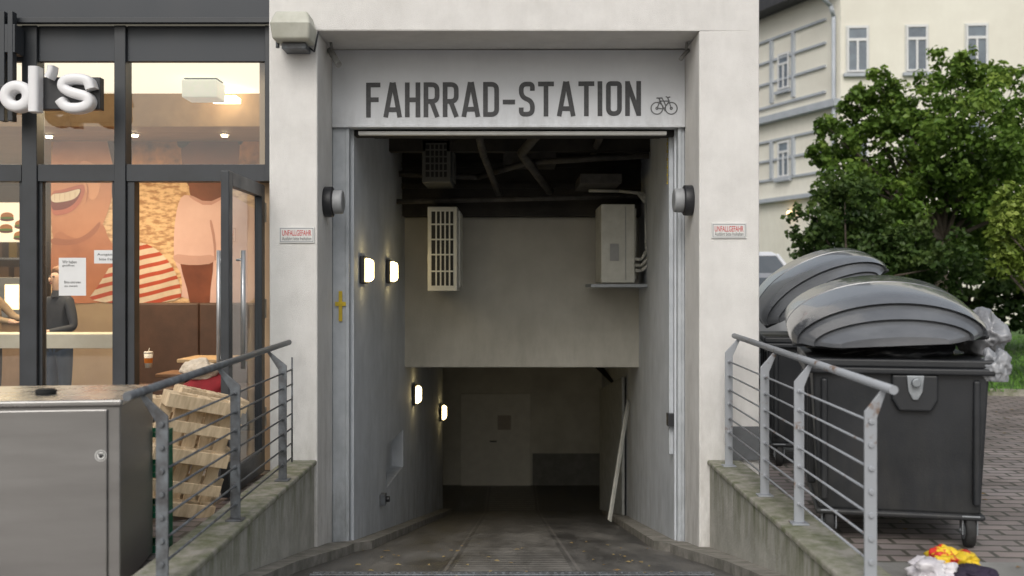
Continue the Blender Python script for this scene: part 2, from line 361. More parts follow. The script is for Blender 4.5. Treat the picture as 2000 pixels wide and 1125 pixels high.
mb=MB();mb.box(jx1,OX1,RD+.002,RD+.10,-1.3,2.97).box(jx1,jx1+.03,RD-.012,RD+.002,-1.3,2.97);build(mb,'door_jamb',STEELP,g,O,bevel=.004)
def sh(d): return .03*(d-8.9)
mb=MB()
def wallslab(sgn,x,d0,d1,z0,z1,t=.25):
    a,b=x+sh(d0),x+sh(d1)
    o=t*sgn
    mb.add([(a,d0,z0),(b,d1,z0),(b+o,d1,z0),(a+o,d0,z0),(a,d0,z1),(b,d1,z1),(b+o,d1,z1),(a+o,d0,z1)],[(3,2,1,0),(4,5,6,7),(0,1,5,4),(1,2,6,5),(2,3,7,6),(3,0,4,7)])
LX,RX=-1.43,1.45
n0,n1,nz0,nz1=11.1,12.45,-.62,-.17
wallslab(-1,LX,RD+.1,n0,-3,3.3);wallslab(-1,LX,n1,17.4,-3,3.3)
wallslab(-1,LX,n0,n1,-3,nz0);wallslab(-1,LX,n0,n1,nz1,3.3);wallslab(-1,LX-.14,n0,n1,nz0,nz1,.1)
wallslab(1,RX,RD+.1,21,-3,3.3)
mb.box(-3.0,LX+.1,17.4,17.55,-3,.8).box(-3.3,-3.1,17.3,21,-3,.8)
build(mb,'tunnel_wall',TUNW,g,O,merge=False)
mb=MB(); DW=12.6
mb.box(LX+sh(DW)-.05,RX+sh(DW)+.05,DW,DW+.3,Z(717,DW),2.42)
build(mb,'drop_wall',DROP,g,O,bevel=.01)
mb=MB()
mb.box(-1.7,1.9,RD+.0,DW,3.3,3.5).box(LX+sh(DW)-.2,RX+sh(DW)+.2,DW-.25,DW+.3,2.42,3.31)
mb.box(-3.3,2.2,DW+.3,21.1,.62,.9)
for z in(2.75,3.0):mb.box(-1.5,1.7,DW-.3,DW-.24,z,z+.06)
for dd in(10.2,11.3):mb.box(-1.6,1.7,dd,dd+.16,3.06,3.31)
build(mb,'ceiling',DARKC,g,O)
mb=MB(); BD=20.5
mb.box(-3.3,2.2,BD,BD+.2,-3,.62)
mb.mt(1).box(X(1040,BD),X(1180,BD),BD-.03,BD,-2.42,Z(885,BD))
build(mb,'basement_wall',[BACKW,mat('dark_dado',(.24,.24,.22),(.18,.18,.165),rough=.8)],g,O)
dr=MB(); dr.box(X(900,BD),X(1036,BD),BD-.06,BD-.005,-2.41,Z(768,BD))
dd=build(dr,'door',mat('basement_door_paint',(.80,.78,.69),(.72,.70,.62),rough=.6),g,O,bevel=.008)
h=MB();h.cyl((X(958,BD),BD-.06,Z(860,BD)),(X(958,BD),BD-.12,Z(860,BD)),.012).cyl((X(958,BD),BD-.12,Z(860,BD)),(X(970,BD),BD-.12,Z(860,BD)),.012)
build(h,'handle',BLACKP,dd,O)
h=MB();h.box(X(972,BD),X(998,BD),BD-.068,BD-.062,Z(838,BD),Z(810,BD)); build(h,'notice',mat('brown_notice',(.48,.43,.37),(.42,.37,.32),rough=.7),dd,O)
mb=MB()
dA,dB=14.4,16.6
xa,xb=RX+sh(dA)-.03,RX+sh(dB)-.22
za,zb=rz(dA)+.08,rz(dB)+.08
mb.add([(xa,dA,za),(xb,dB,zb),(xb-.04,dB,zb),(xa-.04,dA,za),(xa,dA,za+1.95),(xb,dB,zb+1.95),(xb-.04,dB,zb+1.95),(xa-.04,dA,za+1.95)],[(3,2,1,0),(4,5,6,7),(0,1,5,4),(1,2,6,5),(2,3,7,6),(3,0,4,7)])
build(mb,'gate_leaf',mat('dim_grey_metal',(.34,.35,.34),(.24,.25,.24),rough=.55),g,O,bevel=.006)
bA=Vector((1.20,12.6,rz(12.6)+.09));bB=Vector((1.58,13.9,.02))
mb=MB();dv=(bB-bA).normalized();sd_=Vector((.6,-.8,0)).normalized()
P=[]
for e in(bA,bB):
    for q in(-.026,.026):
        for t_ in(-.012,.012): P.append(e+sd_.cross(dv).normalized()*q+sd_*t_)
mb.add(P,[(0,1,3,2),(4,6,7,5),(0,4,5,1),(1,5,7,3),(3,7,6,2),(2,6,4,0)])
build(mb,'leaning_board',ACW,label='pale narrow board leaning against the ramp wall',category='board')
mb=MB()
mb.tube([(-1.45,11.9,2.55),(1.5,11.9,2.62)],.03).tube([(-1.4,12.1,2.9),(-.4,12.0,2.85),(.2,11.4,2.95),(1.5,11.2,3.0)],.035)
mb.tube([(-.35,9.6,3.15),(-.30,10.8,2.95),(-.15,12.2,2.65)],.04).tube([(.4,9.8,3.2),(.1,11,3.0),(.45,12.2,2.7)],.05).tube([(.9,9.4,3.15),(.95,12.3,3.1)],.04)
mb.box(-.1,.5,11.6,12.1,2.95,3.2).box(.75,1.2,11.2,12.2,2.7,2.8)
build(mb,'pipes',mat('dusty_dark_pipe',(.075,.07,.064),(.04,.037,.034),scale=9,rough=.7),g,O)
mb=MB(); mb.box(X(702,9.2),X(1300,9.2),9.13,9.2,Z(265,9.2),Z(258,9.2)).mt(1).box(X(684,9.2),X(1324,9.2),9.21,9.36,2.92,3.1)
build(mb,'shutter_rail',[mat('pale_rubber_rail',(.75,.75,.72),(.65,.65,.62),rough=.5),BLK],g,O,bevel=.004)
mb=MB(); x=X(1305,9.35)
mb.box(x,x+.09,9.30,9.36,rz(9.3)+.85,2.95)
build(mb,'guide_rail',STEELP,g,O,bevel=.004)
mb=MB(); mb.box(X(1302,9.3),X(1318,9.3)+.02,9.22,9.32,Z(830,9.3),Z(806,9.3)); mb.add([(X(1302,9.3),9.22,Z(818,9.3)),(X(1325,9.3),9.22,Z(835,9.3)),(X(1325,9.3),9.3,Z(835,9.3)),(X(1302,9.3),9.3,Z(818,9.3))],[(0,1,2,3)])
build(mb,'latch',BLACKP,g,O)
mb=MB(); yy=RD-.016
mb.box(X(662,RD),X(669,RD),yy,yy+.003,Z(627,RD),Z(568,RD)).box(X(655,RD),X(676,RD),yy-.003,yy-.0005,Z(597,RD),Z(589,RD))
build(mb,'paint_mark',mat('yellow_paint',(.62,.45,.03),(.5,.36,.03),scale=20,rough=.7),g,O)
mb=MB(); mb.box(X(1430,8.4),FX1-.01,8.37,8.397,.14,Z(832,8.4)); build(mb,'base_panel',mat('grey_base_paint',(.16,.17,.18),(.12,.125,.13),rough=.7),g,O,bevel=.004)
mb=MB(); dd_=10.7; x=LX+sh(dd_); mb.box(x,x+.06,dd_-.06,dd_+.06,Z(985,dd_),Z(964,dd_)).mt(1).cyl((x+.06,dd_,Z(974,dd_)),(x+.10,dd_,Z(974,dd_)),.03)
build(mb,'wall_socket',[GALVD,BLACKP],g,O,bevel=.004)
mb=MB()
for i in range(24):
    z=Z(262,9.45)-i*.018*2; 
    if z<Z(360,9.45): break
    mb.box(X(1302,9.45)+(.006 if i%2 else 0),X(1302,9.45)+.014,9.44,9.455,z-.03,z)
build(mb,'chain',mat('yellow_chain',(.5,.4,.05),(.35,.25,.04),rough=.6),label='thin yellow pull chain hanging under the entrance sign',category='chain')
# ---- sign
sg=root('entrance_sign',(0,RD,2.97),'pale grey sign panel with dark condensed lettering above entrance','sign')
mb=MB(); mb.box(OX0+.003,OX1-.003,RD-.035,RD+.1,2.97,OT-.003); mb.box(OX0+.003,OX1-.003,RD-.05,RD-.034,2.972,2.995)
build(mb,'panel',SIGNW,sg,(0,RD,2.97),bevel=.003)
h=68.;t=9.2
def LT(ch,w):
    a=t/2
    if ch=='F': return [[(a,0),(a,h)],[(0,h-a),(w,h-a)],[(0,h*.51),(w*.88,h*.51)]]
    if ch=='A': return [[(a*.8,0),(w/2-1.2,h)],[(w-a*.8,0),(w/2+1.2,h)],[(w*.2,h*.22),(w*.8,h*.22)]]
    if ch=='H': return [[(a,0),(a,h)],[(w-a,0),(w-a,h)],[(a,h*.5),(w-a,h*.5)]]
    if ch=='R': return [[(a,0),(a,h)],roundpath([(a,h-a),(w-a,h-a),(w-a,h*.45),(a,h*.45)],w*.42),[(w*.5,h*.45),(w-a*.9,0)]]
    if ch=='D': return [[(a,0),(a,h)],roundpath([(a,h-a),(w-a,h-a),(w-a,a),(a,a)],w*.5)]
    if ch=='-': return [[(1,h*.42),(w-1,h*.42)]]
    if ch=='S': return [roundpath([(w-a,h*.74),(w-a,h-a),(a,h-a),(a,h*.56),(w-a,h*.44),(w-a,a),(a,a),(a,h*.26)],w*.45)]
    if ch=='T': return [[(w/2,0),(w/2,h)],[(0,h-a),(w,h-a)]]
    if ch=='I': return [[(a,0),(a,h)]]
    if ch=='O': return [roundpath([(w/2,h-a),(w-a,h-a),(w-a,a),(a,a),(a,h-a),(w/2-.01,h-a)],w*.42)]
    if ch=='N': return [[(a,0),(a,h)],[(w-a,0),(w-a,h)],[(a,h*.96),(w-a,h*.04)]]
W={'F':28,'A':35,'H':30,'R':31,'D':31,'-':26,'S':31,'T':31,'I':10,'O':31,'N':31}
word='FAHRRAD-STATION'; tot=sum(W[c] for c in word); gap=(537-tot)/14; cx=0; k=RD-.038; pm=k/2000
ltm=MB()
for ch in word:
    yo=0
    for s in LT(ch,W[ch]):
        yo+=.0005
        ribbon(ltm,s,t,lambda p,cx=cx,yo=yo:( (715+cx+p.x-1000)*pm, k-yo, Z(229,k)+(p.y+(cx+p.x)*.006)*pm))
    cx+=W[ch]+gap
build(ltm,'lettering',SIGNT,sg,(0,RD,2.97),merge=False,label='dark lettering reading FAHRRAD-STATION')
bk=MB()
def F2(p): return ((p.x-1000)*pm,k-.001,Z(p.y,k))
def circ(cx,cy,r,n=24): return [(cx+r*math.cos(2*math.pi*i/n),cy+r*math.sin(2*math.pi*i/n)) for i in range(n)]
for c in((1283,211),(1311,211)):
    ribbon(bk,circ(*c,11.5),2.2,F2,True); ribbon(bk,circ(*c,2.2,10),2,lambda p:((p.x-1000)*pm,k-.0015,Z(p.y,k)),True)
for i,s in enumerate([[(1283,211),(1289,197),(1307,197),(1297,212),(1289,197)],[(1283,211),(1297,212)],[(1311,211),(1304,190),(1300,188)],[(1304,190),(1309,189)],[(1289,197),(1287,192)],[(1282,191),(1292,191)],[(1297,212),(1299,217)],[(1292,190),(1297,199),(1300,206)]]):
    ribbon(bk,s,2.1,lambda p,i=i:((p.x-1000)*pm,k-.002-.0004*i,Z(p.y,k)))
build(bk,'bicycle_symbol',mat('grey_symbol_vinyl',(.12,.125,.13),(.15,.155,.16),rough=.5),sg,(0,RD,2.97),merge=False)
# ---- warning signs
def warnsign(x0,x1,y0,y1):
    d=FD-.012; r_=root('warning_sign',(X((x0+x1)/2,d),FD,Z(y1,d)),'small white warning plate with red lettering on roughcast wall','sign','warning plates flanking the entrance'); o=r_.location.copy()
    m=MB();m.box(X(x0,d),X(x1,d),d,FD-.0,Z(y1,d),Z(y0,d));build(m,'plate',PAPER,r_,o,bevel=.002)
    m=MB();e=2
    m.box(X(x0+e,d),X(x1-e,d),d-.001,d-.0003,Z(y0+e+1.2,d),Z(y0+e,d)).box(X(x0+e,d),X(x1-e,d),d-.001,d-.0003,Z(y1-e,d),Z(y1-e-1.2,d)).box(X(x0+e,d),X(x0+e+1.2,d),d-.0012,d-.0003,Z(y1-e-1.3,d),Z(y0+e+1.3,d)).box(X(x1-e-1.2,d),X(x1-e,d),d-.0012,d-.0003,Z(y1-e-1.3,d),Z(y0+e+1.3,d))
    build(m,'border',mat('grey_print',(.25,.26,.28),(.25,.26,.28)),r_,o)
    m=textmesh('UNFALLGEFAHR',X(x0+6,d),X(x1-6,d),Z(y0+17,d),Z(y0+6,d),d-.001,off=.01);build(m,'lettering',RED,r_,o,merge=False)
    m=textmesh('Ausfahrt bitte freihalten',X(x0+6,d),X(x1-6,d),Z(y1-5,d),Z(y1-12,d),d-.001);build(m,'lettering',INK,r_,o,merge=False)
warnsign(545,614,443,474); warnsign(1390,1458,435,465)
sd=root('signal_lamp',(OX0,8.72,Z(394,8.72)),'round grey signal drum fixed on the entrance reveal','lamp','signal lamps on entrance reveals')
m=MB();m.cyl((OX0,8.72,Z(394,8.72)),(OX0+.075,8.72,Z(394,8.72)),.13,28);build(m,'base',BLACKP,sd,sd.location,bevel=.008)
m=MB();m.cyl((OX0+.075,8.72,Z(394,8.72)),(OX0+.16,8.72,Z(394,8.72)),.105,28,r1=.10);build(m,'drum',mat('grey_lamp_drum',(.33,.34,.35),(.26,.27,.28),rough=.5),sd,sd.location,bevel=.012)
copy_thing(sd,loc=(OX1,8.72,Z(391,8.72)),rot=(0,0,math.pi))
fl=root('floodlight',(X(573,8.2),8.4,Z(85,8.2)),'beige rectangular floodlight fixed on the roughcast wall','lamp'); o=fl.location
m=MB();m.frustum((X(537,8.2),X(609,8.2),8.1,8.34),(X(534,8.2),X(612,8.2),8.06,8.36),Z(82,8.2),Z(52,8.2)).frustum((X(534,8.2),X(612,8.2),8.06,8.36),(X(542,8.2),X(604,8.2),8.12,8.34),Z(52,8.2),Z(26,8.2));build(m,'housing',BEIGEP,fl,o,bevel=.02,seg=3)
m=MB();m.box(X(550,8.2),X(597,8.2),8.2,8.4,Z(94,8.2),Z(83,8.2)).cyl((X(545,8.3),8.25,Z(96,8.3)),(X(545,8.3),8.25,Z(84,8.3)),.015);build(m,'bracket',GALVD,fl,o,bevel=.003)
m=MB();m.tube([(X(600,8.3),8.37,Z(88,8.3)),(X(612,8.3),8.34,Z(98,8.3)),(X(622,8.4),8.39,Z(62,8.4))],.008,6);build(m,'cable',BLACKP,fl,o)
CAMM=mat('weathered_camera_grey',(.30,.30,.29),(.2,.2,.19),scale=12,rough=.6)
def ccam(x,s,k_):
    r_=root('security_camera',(x,8.80,OT),'small weathered camera in the upper reveal corner','camera','cameras in the entrance corners'); o=r_.location
    m=MB();m.cyl((x-.03*s,8.80,OT-.001),(x-.02*s,8.80,OT-.06),.012);build(m,'bracket',CAMM,r_,o)
    m=MB();m.cyl((x-.05*s,8.86,OT-.05),(x+.05*s*k_,8.86-.15*k_,OT-.05-.15*k_),.026*k_,14);build(m,'body',CAMM,r_,o,bevel=.004)
ccam(OX0+.07,1,1.1);ccam(OX1-.06,-1,.7)
wl=root('wall_lamp',(LX+sh(9.6),9.6,Z(527,9.6)),'lit square bulkhead lamp on the grey ramp wall','lamp','lit lamps along the ramp wall')
o=wl.location
m=MB();m.box(o.x,o.x+.045,o.y-.14,o.y+.14,o.z-.13,o.z+.13);build(m,'housing',BLACKP,wl,o,bevel=.015,seg=3)
m=MB();m.frustum((o.y-.115,o.y+.115,o.z-.115,o.z+.115),(o.y-.09,o.y+.09,o.z-.09,o.z+.09),o.x+.047,o.x+.105)
m.v=[(v[2],v[0],v[1]) for v in m.v];build(m,'diffuser',LAMPW,wl,o,bevel=.02,seg=3)
for d_,py in((11.2,530),(13.4,770),(16.9,805)): copy_thing(wl,loc=(LX+sh(d_),d_,Z(py,d_)))
def acunit(x0,x1,y0,y1,d,label,shelf=False,dep=.8,grille=True,pm_=ACW):
    r_=root('air_conditioner',(X((x0+x1)/2,d),d,Z(y1,d)),label,'air conditioner','air conditioning units in the ramp'); o=r_.location
    a,b,c,e=X(x0,d),X(x1,d),Z(y1,d),Z(y0,d)
    m=MB();m.box(a,b,d,d+dep,c,e);m.box(b,b+.03,d+.1,d+dep-.1,c+.04,e-.04);build(m,'casing',pm_,r_,o,bevel=.012)
    m=MB()
    if grille:
        w=(b-a)
        m.box(a+w*.13,a+w*.87,d-.004,d-.001,c+.05,e-.05)
        m.mt(1)
        for q in(0,.2,.42,.62,.82,1):
            z=c+.045+q*(e-c-.1)
            m.box(a+w*.13,a+w*.87,d-.012,d-.006,z,z+.016)
        for q in(.27,.42,.57,.72): m.box(a+w*q,a+w*q+.016,d-.016,d-.0125,c+.05,e-.05)
        build(m,'grille',[BLK,pm_],r_,o)
    else:
        m.box(a+.10,a+.20,d-.012,d-.002,c+.25,e-.45).box(b-.11,b-.10,d-.006,d-.002,c+.03,e-.03);build(m,'panel',mat('label_grey',(.35,.36,.36),(.3,.3,.3),rough=.6),r_,o,bevel=.002)
    if shelf:
        m=MB();m.box(a-.12,b+.14,d-.05,d+dep,c-.05,c-.012);build(m,'bracket',GALV,r_,o,bevel=.003)
        m=MB();xr=b+.2
        for i,zz in enumerate((.14,.2,.27)):
            m.tube([(b-.02,d+.05,c+zz),(b+.08,d+.04,c+zz),(xr-.03*i,d+.06,c+zz+.10),(xr+.0-.03*i,d+.1,c+.45),(xr-.03*i,d+.15,e+.02),(xr-.08-.03*i,d+.2,e+.14),(b-.15,d+.25,e+.17),(b-.5,d+.3,e+.18)],.018,8)
        build(m,'hose',ACW,r_,o)
    return r_
acunit(835,893,403,568,11.6,'dusty air conditioner with slotted grille on the ramp wall')
acunit(824,880,272,356,11.3,'dim upper air conditioner below the dark ceiling',pm_=mat('shaded_unit_casing',(.12,.12,.11),(.09,.09,.085),rough=.7),dep=.7)  # casing colour darkened to stand in for shade below the ceiling
acunit(1174,1240,398,552,11.6,'grey air conditioner on a bracket with white hoses',shelf=True,grille=False)
# ---------------------------------------------------------------- restaurant
SD=8.6
s=root('restaurant_building',(-6,SD,0),'dark framed restaurant shopfront with large lit windows','building'); O=(-6,SD,0)
SX0=-12.0; SX1=FX0
mb=MB(); mb.box(SX0,SX1-.002,SD-.1,SD+.3,Z(44,SD),TOP); 
build(mb,'fascia',ANTH2,s,O,bevel=.006)
mb=MB(); mb.box(SX0,SX1-.003,SD-.16,SD-.1,Z(53,SD),Z(43,SD));build(mb,'flashing',ANTH,s,O,bevel=.003)
bays=[(X(79,SD),X(229,SD),'w'),(X(251,SD),X(525,SD),'d')]
def mullion(a,b,z0,z1,y0=SD-.07):
    m=MB();m.box(a,b,y0,SD+.08,z0,z1);build(m,'mullion',ANTH,s,O,bevel=.004)
ztop=Z(53,SD)
mullion(X(50,SD),X(79,SD),0,ztop);mullion(X(229,SD),X(251,SD),0,ztop);mullion(X(521,SD),SX1-.003,Z(355,SD),ztop);mullion(X(252,SD),X(266,SD),0,Z(355,SD),SD-.04)
bx=X(48,SD)
for i in range(5):
    bays.append((bx-1.0,bx,'w')); mullion(bx-1.12,bx-1.0,0,ztop); bx-=1.12
for a,b,kd in bays:
    w=MB(); e=.0015
    w.box(a+e,b-e,SD-.03,SD+.03,Z(121,SD),Z(52,SD));build(w,'blind_panel',ANTH2,s,O,bevel=.003)
    w=MB();w.box(a+e,b-e,SD-.055,SD+.07,Z(355,SD),Z(322,SD))
    if kd=='w':
        w.box(a+e,b-e,SD-.05,SD+.07,.0,.16)
        w.box(a+e,a+.03,SD-.03,SD+.05,.16,Z(355,SD)).box(b-.03,b-e,SD-.03,SD+.05,.16,Z(355,SD))
    wo=build(w,'window',[ANTH],s,O,bevel=.003)
    gl=MB(); gl.quad((a,SD,Z(322,SD)),(b,SD,Z(322,SD)),(b,SD,Z(121,SD)),(a,SD,Z(121,SD)));build(gl,'glass',CLEAR,wo,O)
    if kd=='w':
        gl=MB();gl.quad((a,SD,.16),(b,SD,.16),(b,SD,Z(355,SD)),(a,SD,Z(355,SD)));build(gl,'glass',CLEAR,wo,O)
hx=X(523,SD)
dx0,dx1=hx-.06,hx; dy0,dy1=7.42,8.5; dz0,dz1=.03,2.40
mb=MB(); st=.10
mb.box(dx0,dx1,dy0,dy0+st,dz0,dz1).box(dx0,dx1,dy1-st,dy1,dz0,dz1).box(dx0,dx1,dy0+st,dy1-st,dz1-.1,dz1).box(dx0,dx1,dy0+st,dy1-st,dz0,dz0+.18)
door=build(mb,'door',ANTH,s,O,bevel=.004)
mb=MB(); mb.quad(((dx0+dx1)/2,dy0+st,dz0+.18),((dx0+dx1)/2,dy1-st,dz0+.18),((dx0+dx1)/2,dy1-st,dz1-.1),((dx0+dx1)/2,dy0+st,dz1-.1)); build(mb,'glass',glassmat('door_glass',(.8,.85,.86),.12),door,O)
for xx,xr in((dx0-.07,dx0),(dx1+.05,dx1)):
    mb=MB();mb.cyl((xx,dy0+.2,.95),(xx,dy0+.2,1.83),.018)
    for zz in(1.02,1.76): mb.cyl((xx,dy0+.2,zz),(xr,dy0+.2,zz),.01)
    build(mb,'handle',mat('bright_stainless_bar',(.6,.61,.62),(.5,.51,.52),rough=.3,metal=.7),door,O)
mb=MB();mb.box(dx0-.003,dx0-.001,dy0+.12,dy0+.24,1.93,2.02);build(mb,'sticker',PAPER,door,O)
for zz in(.4,1.3,2.1):
    mb=MB();mb.box(hx-.07,hx-.0,8.5,8.56,zz,zz+.16);build(mb,'hinge',GALV,door,O,bevel=.004)
FLOOR=mat('restaurant_floor',(.10,.07,.05),(.06,.045,.033),scale=5,rough=.35)
CEILW=mat('glowing_restaurant_ceiling',(.8,.76,.68),(.76,.72,.64),scale=2,rough=.8,emit=(1,.90,.70),es=1.0)  # emission in the ceiling material stands in for light falling on it
CEILB=mat('timber_ceiling',(.38,.24,.12),(.26,.155,.075),scale=3,rough=.6,stretch=(1,8,1))
WALLI=mat('warm_inner_wall',(.40,.29,.18),(.32,.22,.14),scale=1.5,rough=.7)
CZ=3.62
mb=MB(); mb.box(SX0,SX1-.003,SD+.09,17.5,-.08,.004); build(mb,'floor',FLOOR,s,O)
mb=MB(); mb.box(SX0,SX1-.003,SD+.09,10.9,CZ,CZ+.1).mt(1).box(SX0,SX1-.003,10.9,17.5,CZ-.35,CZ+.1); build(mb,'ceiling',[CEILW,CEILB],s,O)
PD=12.0
mb=MB(); mb.box(X(98,PD),SX1-.003,PD+.02,PD+.2,0,CZ-.35).box(SX1-.16,SX1-.003,SD+.1,PD,0,CZ).box(SX0,X(98,PD),17.3,17.5,0,CZ-.35).box(SX0-.1,SX0,SD,17.5,0,CZ).box(X(98,PD),X(98,PD)+.15,PD+.2,17.3,0,CZ-.35)
build(mb,'wall',WALLI,s,O)
mb=MB(); mb.box(SX0-.1,SX1-.003,SD+.3,17.6,CZ+.12,TOP); build(mb,'upper_storey',ANTH2,s,O)
dl=None
for (x,y) in [(-6.2,11.5),(-5.2,11.5),(-4.2,11.4),(-3.2,11.4),(-6.8,13),(-6.2,14.5),(-7.4,12),(-7.6,14),(-5.9,16)]:
    if dl is None:
        dl=root('downlight',(x,y,CZ-.35),'small round lit downlight in the timber ceiling','lamp','ceiling downlights in restaurant')
        m=MB();m.cyl((x,y,CZ-.355),(x,y,CZ-.385),.035,16);build(m,'bulb',emis('downlight_glow',(1,.82,.5),14),dl,dl.location)
        m=MB();m.cyl((x,y,CZ-.351),(x,y,CZ-.365),.055,16);build(m,'ring',WHITEP,dl,dl.location)
    else: copy_thing(dl,loc=(x,y,CZ-.35))
pd=10.2
pl=root('pendant_lamp',(X(398,pd),pd,CZ),'white box lamp hung from the restaurant ceiling','lamp');o=pl.location
m=MB();m.box(X(364,pd),X(432,pd),pd-.15,pd+.15,Z(195,pd),Z(160,pd));build(m,'shade',emis('pendant_shade',(.85,.9,.85),.25),pl,o,bevel=.012)
m=MB();m.box(X(366,pd),X(430,pd),pd-.12,pd+.12,Z(158,pd),Z(148,pd)).cyl((X(396,pd),pd,Z(150,pd)),(X(396,pd),pd,CZ),.04);build(m,'mount',GALVD,pl,o,bevel=.004)
m=MB();m.box(X(12,13),X(52,13),12.9,13.1,Z(275,13),Z(266,13));build(m,'light_strip',emis('strip_glow',(1,.85,.6),10),s,O)
m=MB();m.box(X(428,10.9)-.02,X(475,10.9),10.6,10.8,Z(202,10.8),Z(193,10.8));build(m,'light_strip',emis('strip_glow',(1,.85,.6),10),s,O)
# ---- wall picture (a flat printed photograph)
pr=root('wall_picture',(X(300,PD),PD,Z(590,PD)),'large beach photograph of smiling people on the restaurant wall','picture'); o=pr.location
def pm_(c,nm,c2=None,sc=2.2,con=(.25,.75),**k): return mat(nm,L(c),L(c2) if c2 else tuple(v*.80 for v in L(c)),scale=sc,rough=.5,contrast=con,**k)
lay=[0]
def ppoly(pts,m_,nm='print',sm=2):
    lay[0]+=1
    q=smooth2(pts,sm) if sm else pts
    q=[(min(max(x,98.5+lay[0]*.01),528),min(max(z,190),592)) for x,z in q]
    c=[q[0]]
    for p in q[1:]:
        if abs(p[0]-c[-1][0])+abs(p[1]-c[-1][1])>.02: c.append(p)
    mb=MB();y=PD+.019-.0007*lay[0]
    mb.add([(X(x,PD),y,Z(z,PD)) for x,z in c],[tuple(range(len(c)))])
    build(mb,nm,m_,pr,o,merge=False)
SAND=mat('print_sand',L((228,194,152)),L((172,130,96)),scale=9,rough=.6,stretch=(1,1,2.6),contrast=(.40,.56))
SKINW=pm_((218,156,118),'print_skin',(176,110,76),1.0);SKIND=pm_((136,76,52),'print_dark_skin',(92,48,34),2.5)
ppoly([(98,190),(528,190),(528,592),(98,592)],SAND,'backing',0)
ppoly([(98,190),(528,190),(528,335),(440,350),(98,350)],mat('print_blur',L((216,146,80)),L((70,40,26)),scale=1.4,rough=.6,contrast=(.40,.60)),'print',0)
# child: head, hair, neck, pink shirt with sleeve, bare arm
ppoly([(352,250),(380,228),(440,226),(468,260),(466,325),(445,372),(405,384),(370,372),(354,330)],SKIND)
ppoly([(342,285),(350,232),(395,205),(450,208),(482,248),(470,290),(456,262),(425,252),(385,258),(360,290)],pm_((58,36,26),'print_hair'))
ppoly([(370,345),(440,345),(442,378),(430,394),(403,402),(378,394),(368,376)],SKIND)
ppoly([(362,378),(378,388),(404,400),(428,392),(446,378),(480,396),(528,430),(528,592),(352,592),(356,540),(340,512),(338,470),(342,420),(350,388)],pm_((230,196,188),'print_pink_shirt',(202,162,154),1.2),sm=1)
ppoly([(350,508),(416,506),(415,530),(411,560),(409,592),(370,592),(364,562),(356,535)],SKIND,sm=0)
ppoly([(336,494),(341,514),(378,518),(418,514),(420,496),(380,500)],pm_((206,164,154),'print_cuff'),sm=1)
ppoly([(408,430),(416,470),(418,508),(422,508),(421,468),(413,428)],pm_((190,144,134),'print_shirt_seam'),sm=1)
ppoly([(368,378),(404,396),(440,380),(438,386),(404,404),(370,386)],pm_((196,150,140),'print_neckline'),sm=1)
# woman: face, jaw, neck, shirt
ppoly([(98,245),(150,228),(196,240),(222,290),(226,345),(216,395),(200,440),(170,478),(140,492),(98,500)],SKINW)
ppoly([(98,440),(150,470),(176,455),(200,430),(212,470),(245,505),(230,560),(215,592),(98,592)],pm_((204,136,98),'print_neck',(156,92,62),1.2))
ppoly([(98,462),(140,470),(172,456),(198,426),(192,450),(168,470),(138,479),(98,478)],pm_((170,104,74),'print_jaw_shadow'))
ppoly([(205,250),(228,285),(238,350),(234,400),(222,410),(216,370),(222,330),(212,290)],pm_((96,58,36),'print_brown_hair',(60,34,22)))
ppoly([(150,310),(186,318),(198,350),(190,385),(176,392),(162,362)],pm_((224,164,126),'print_cheek',(216,154,116)))
def stripes(nt,b,r,tc,mp):
    N=nt.nodes;K=nt.links
    w=N.new('ShaderNodeTexWave');w.bands_direction='Z';w.inputs['Scale'].default_value=2.9;w.inputs['Distortion'].default_value=1.8;w.inputs['Detail'].default_value=1;w.inputs['Detail Scale'].default_value=.7
    mp.inputs['Rotation'].default_value=(0,math.radians(14),0);K.new(mp.outputs[0],w.inputs['Vector'])
    cr=N.new('ShaderNodeValToRGB');cr.color_ramp.elements[0].position=.34;cr.color_ramp.elements[0].color=(*L((200,88,64)),1);cr.color_ramp.elements[1].position=.44;cr.color_ramp.elements[1].color=(*L((240,222,200)),1)
    K.new(w.outputs['Fac'],cr.inputs[0])
    mx=N.new('ShaderNodeMixRGB');mx.blend_type='MULTIPLY';mx.inputs['Fac'].default_value=1;K.new(cr.outputs[0],mx.inputs['Color1']);K.new(r.outputs[0],mx.inputs['Color2']);K.new(mx.outputs[0],b.inputs['Base Color'])
ppoly([(165,592),(190,560),(214,520),(236,486),(262,470),(300,480),(335,515),(354,560),(352,592)],mat('print_striped_shirt',(1,1,1),(.6,.56,.52),scale=1.4,rough=.6,extra=stripes))
ppoly([(99,372),(118,371),(140,364),(164,358),(166,372),(158,394),(142,412),(120,420),(99,420)],pm_((190,108,88),'print_lips'))
ppoly([(99,377),(120,376),(140,371),(159,366),(157,378),(148,394),(134,405),(116,410),(99,410)],pm_((124,56,46),'print_mouth'))
ppoly([(99,378),(120,377),(140,372),(157,367),(155,377),(147,387),(130,393),(99,396)],pm_((236,224,206),'print_teeth',(218,202,182)))
for i in range(5): 
    x=106+i*10; ppoly([(x,378-i),(x+.8,378-i),(x+.8,392-i*1.2),(x,392-i*1.2)],pm_((205,180,160),'print_tooth_gap'),sm=0)
ppoly([(99,262),(120,254),(142,258),(154,268),(140,274),(118,275),(99,272)],pm_((120,66,44),'print_eye_shadow'))
ppoly([(104,266),(120,262),(138,265),(134,271),(112,272)],pm_((45,26,20),'print_eye'))
ppoly([(99,318),(110,332),(114,344),(108,349),(99,348)],pm_((190,122,88),'print_nose_shadow'))
ppoly([(167,352),(173,364),(173,384),(167,398),(169,380),(170,366)],pm_((190,124,90),'print_smile_line'))
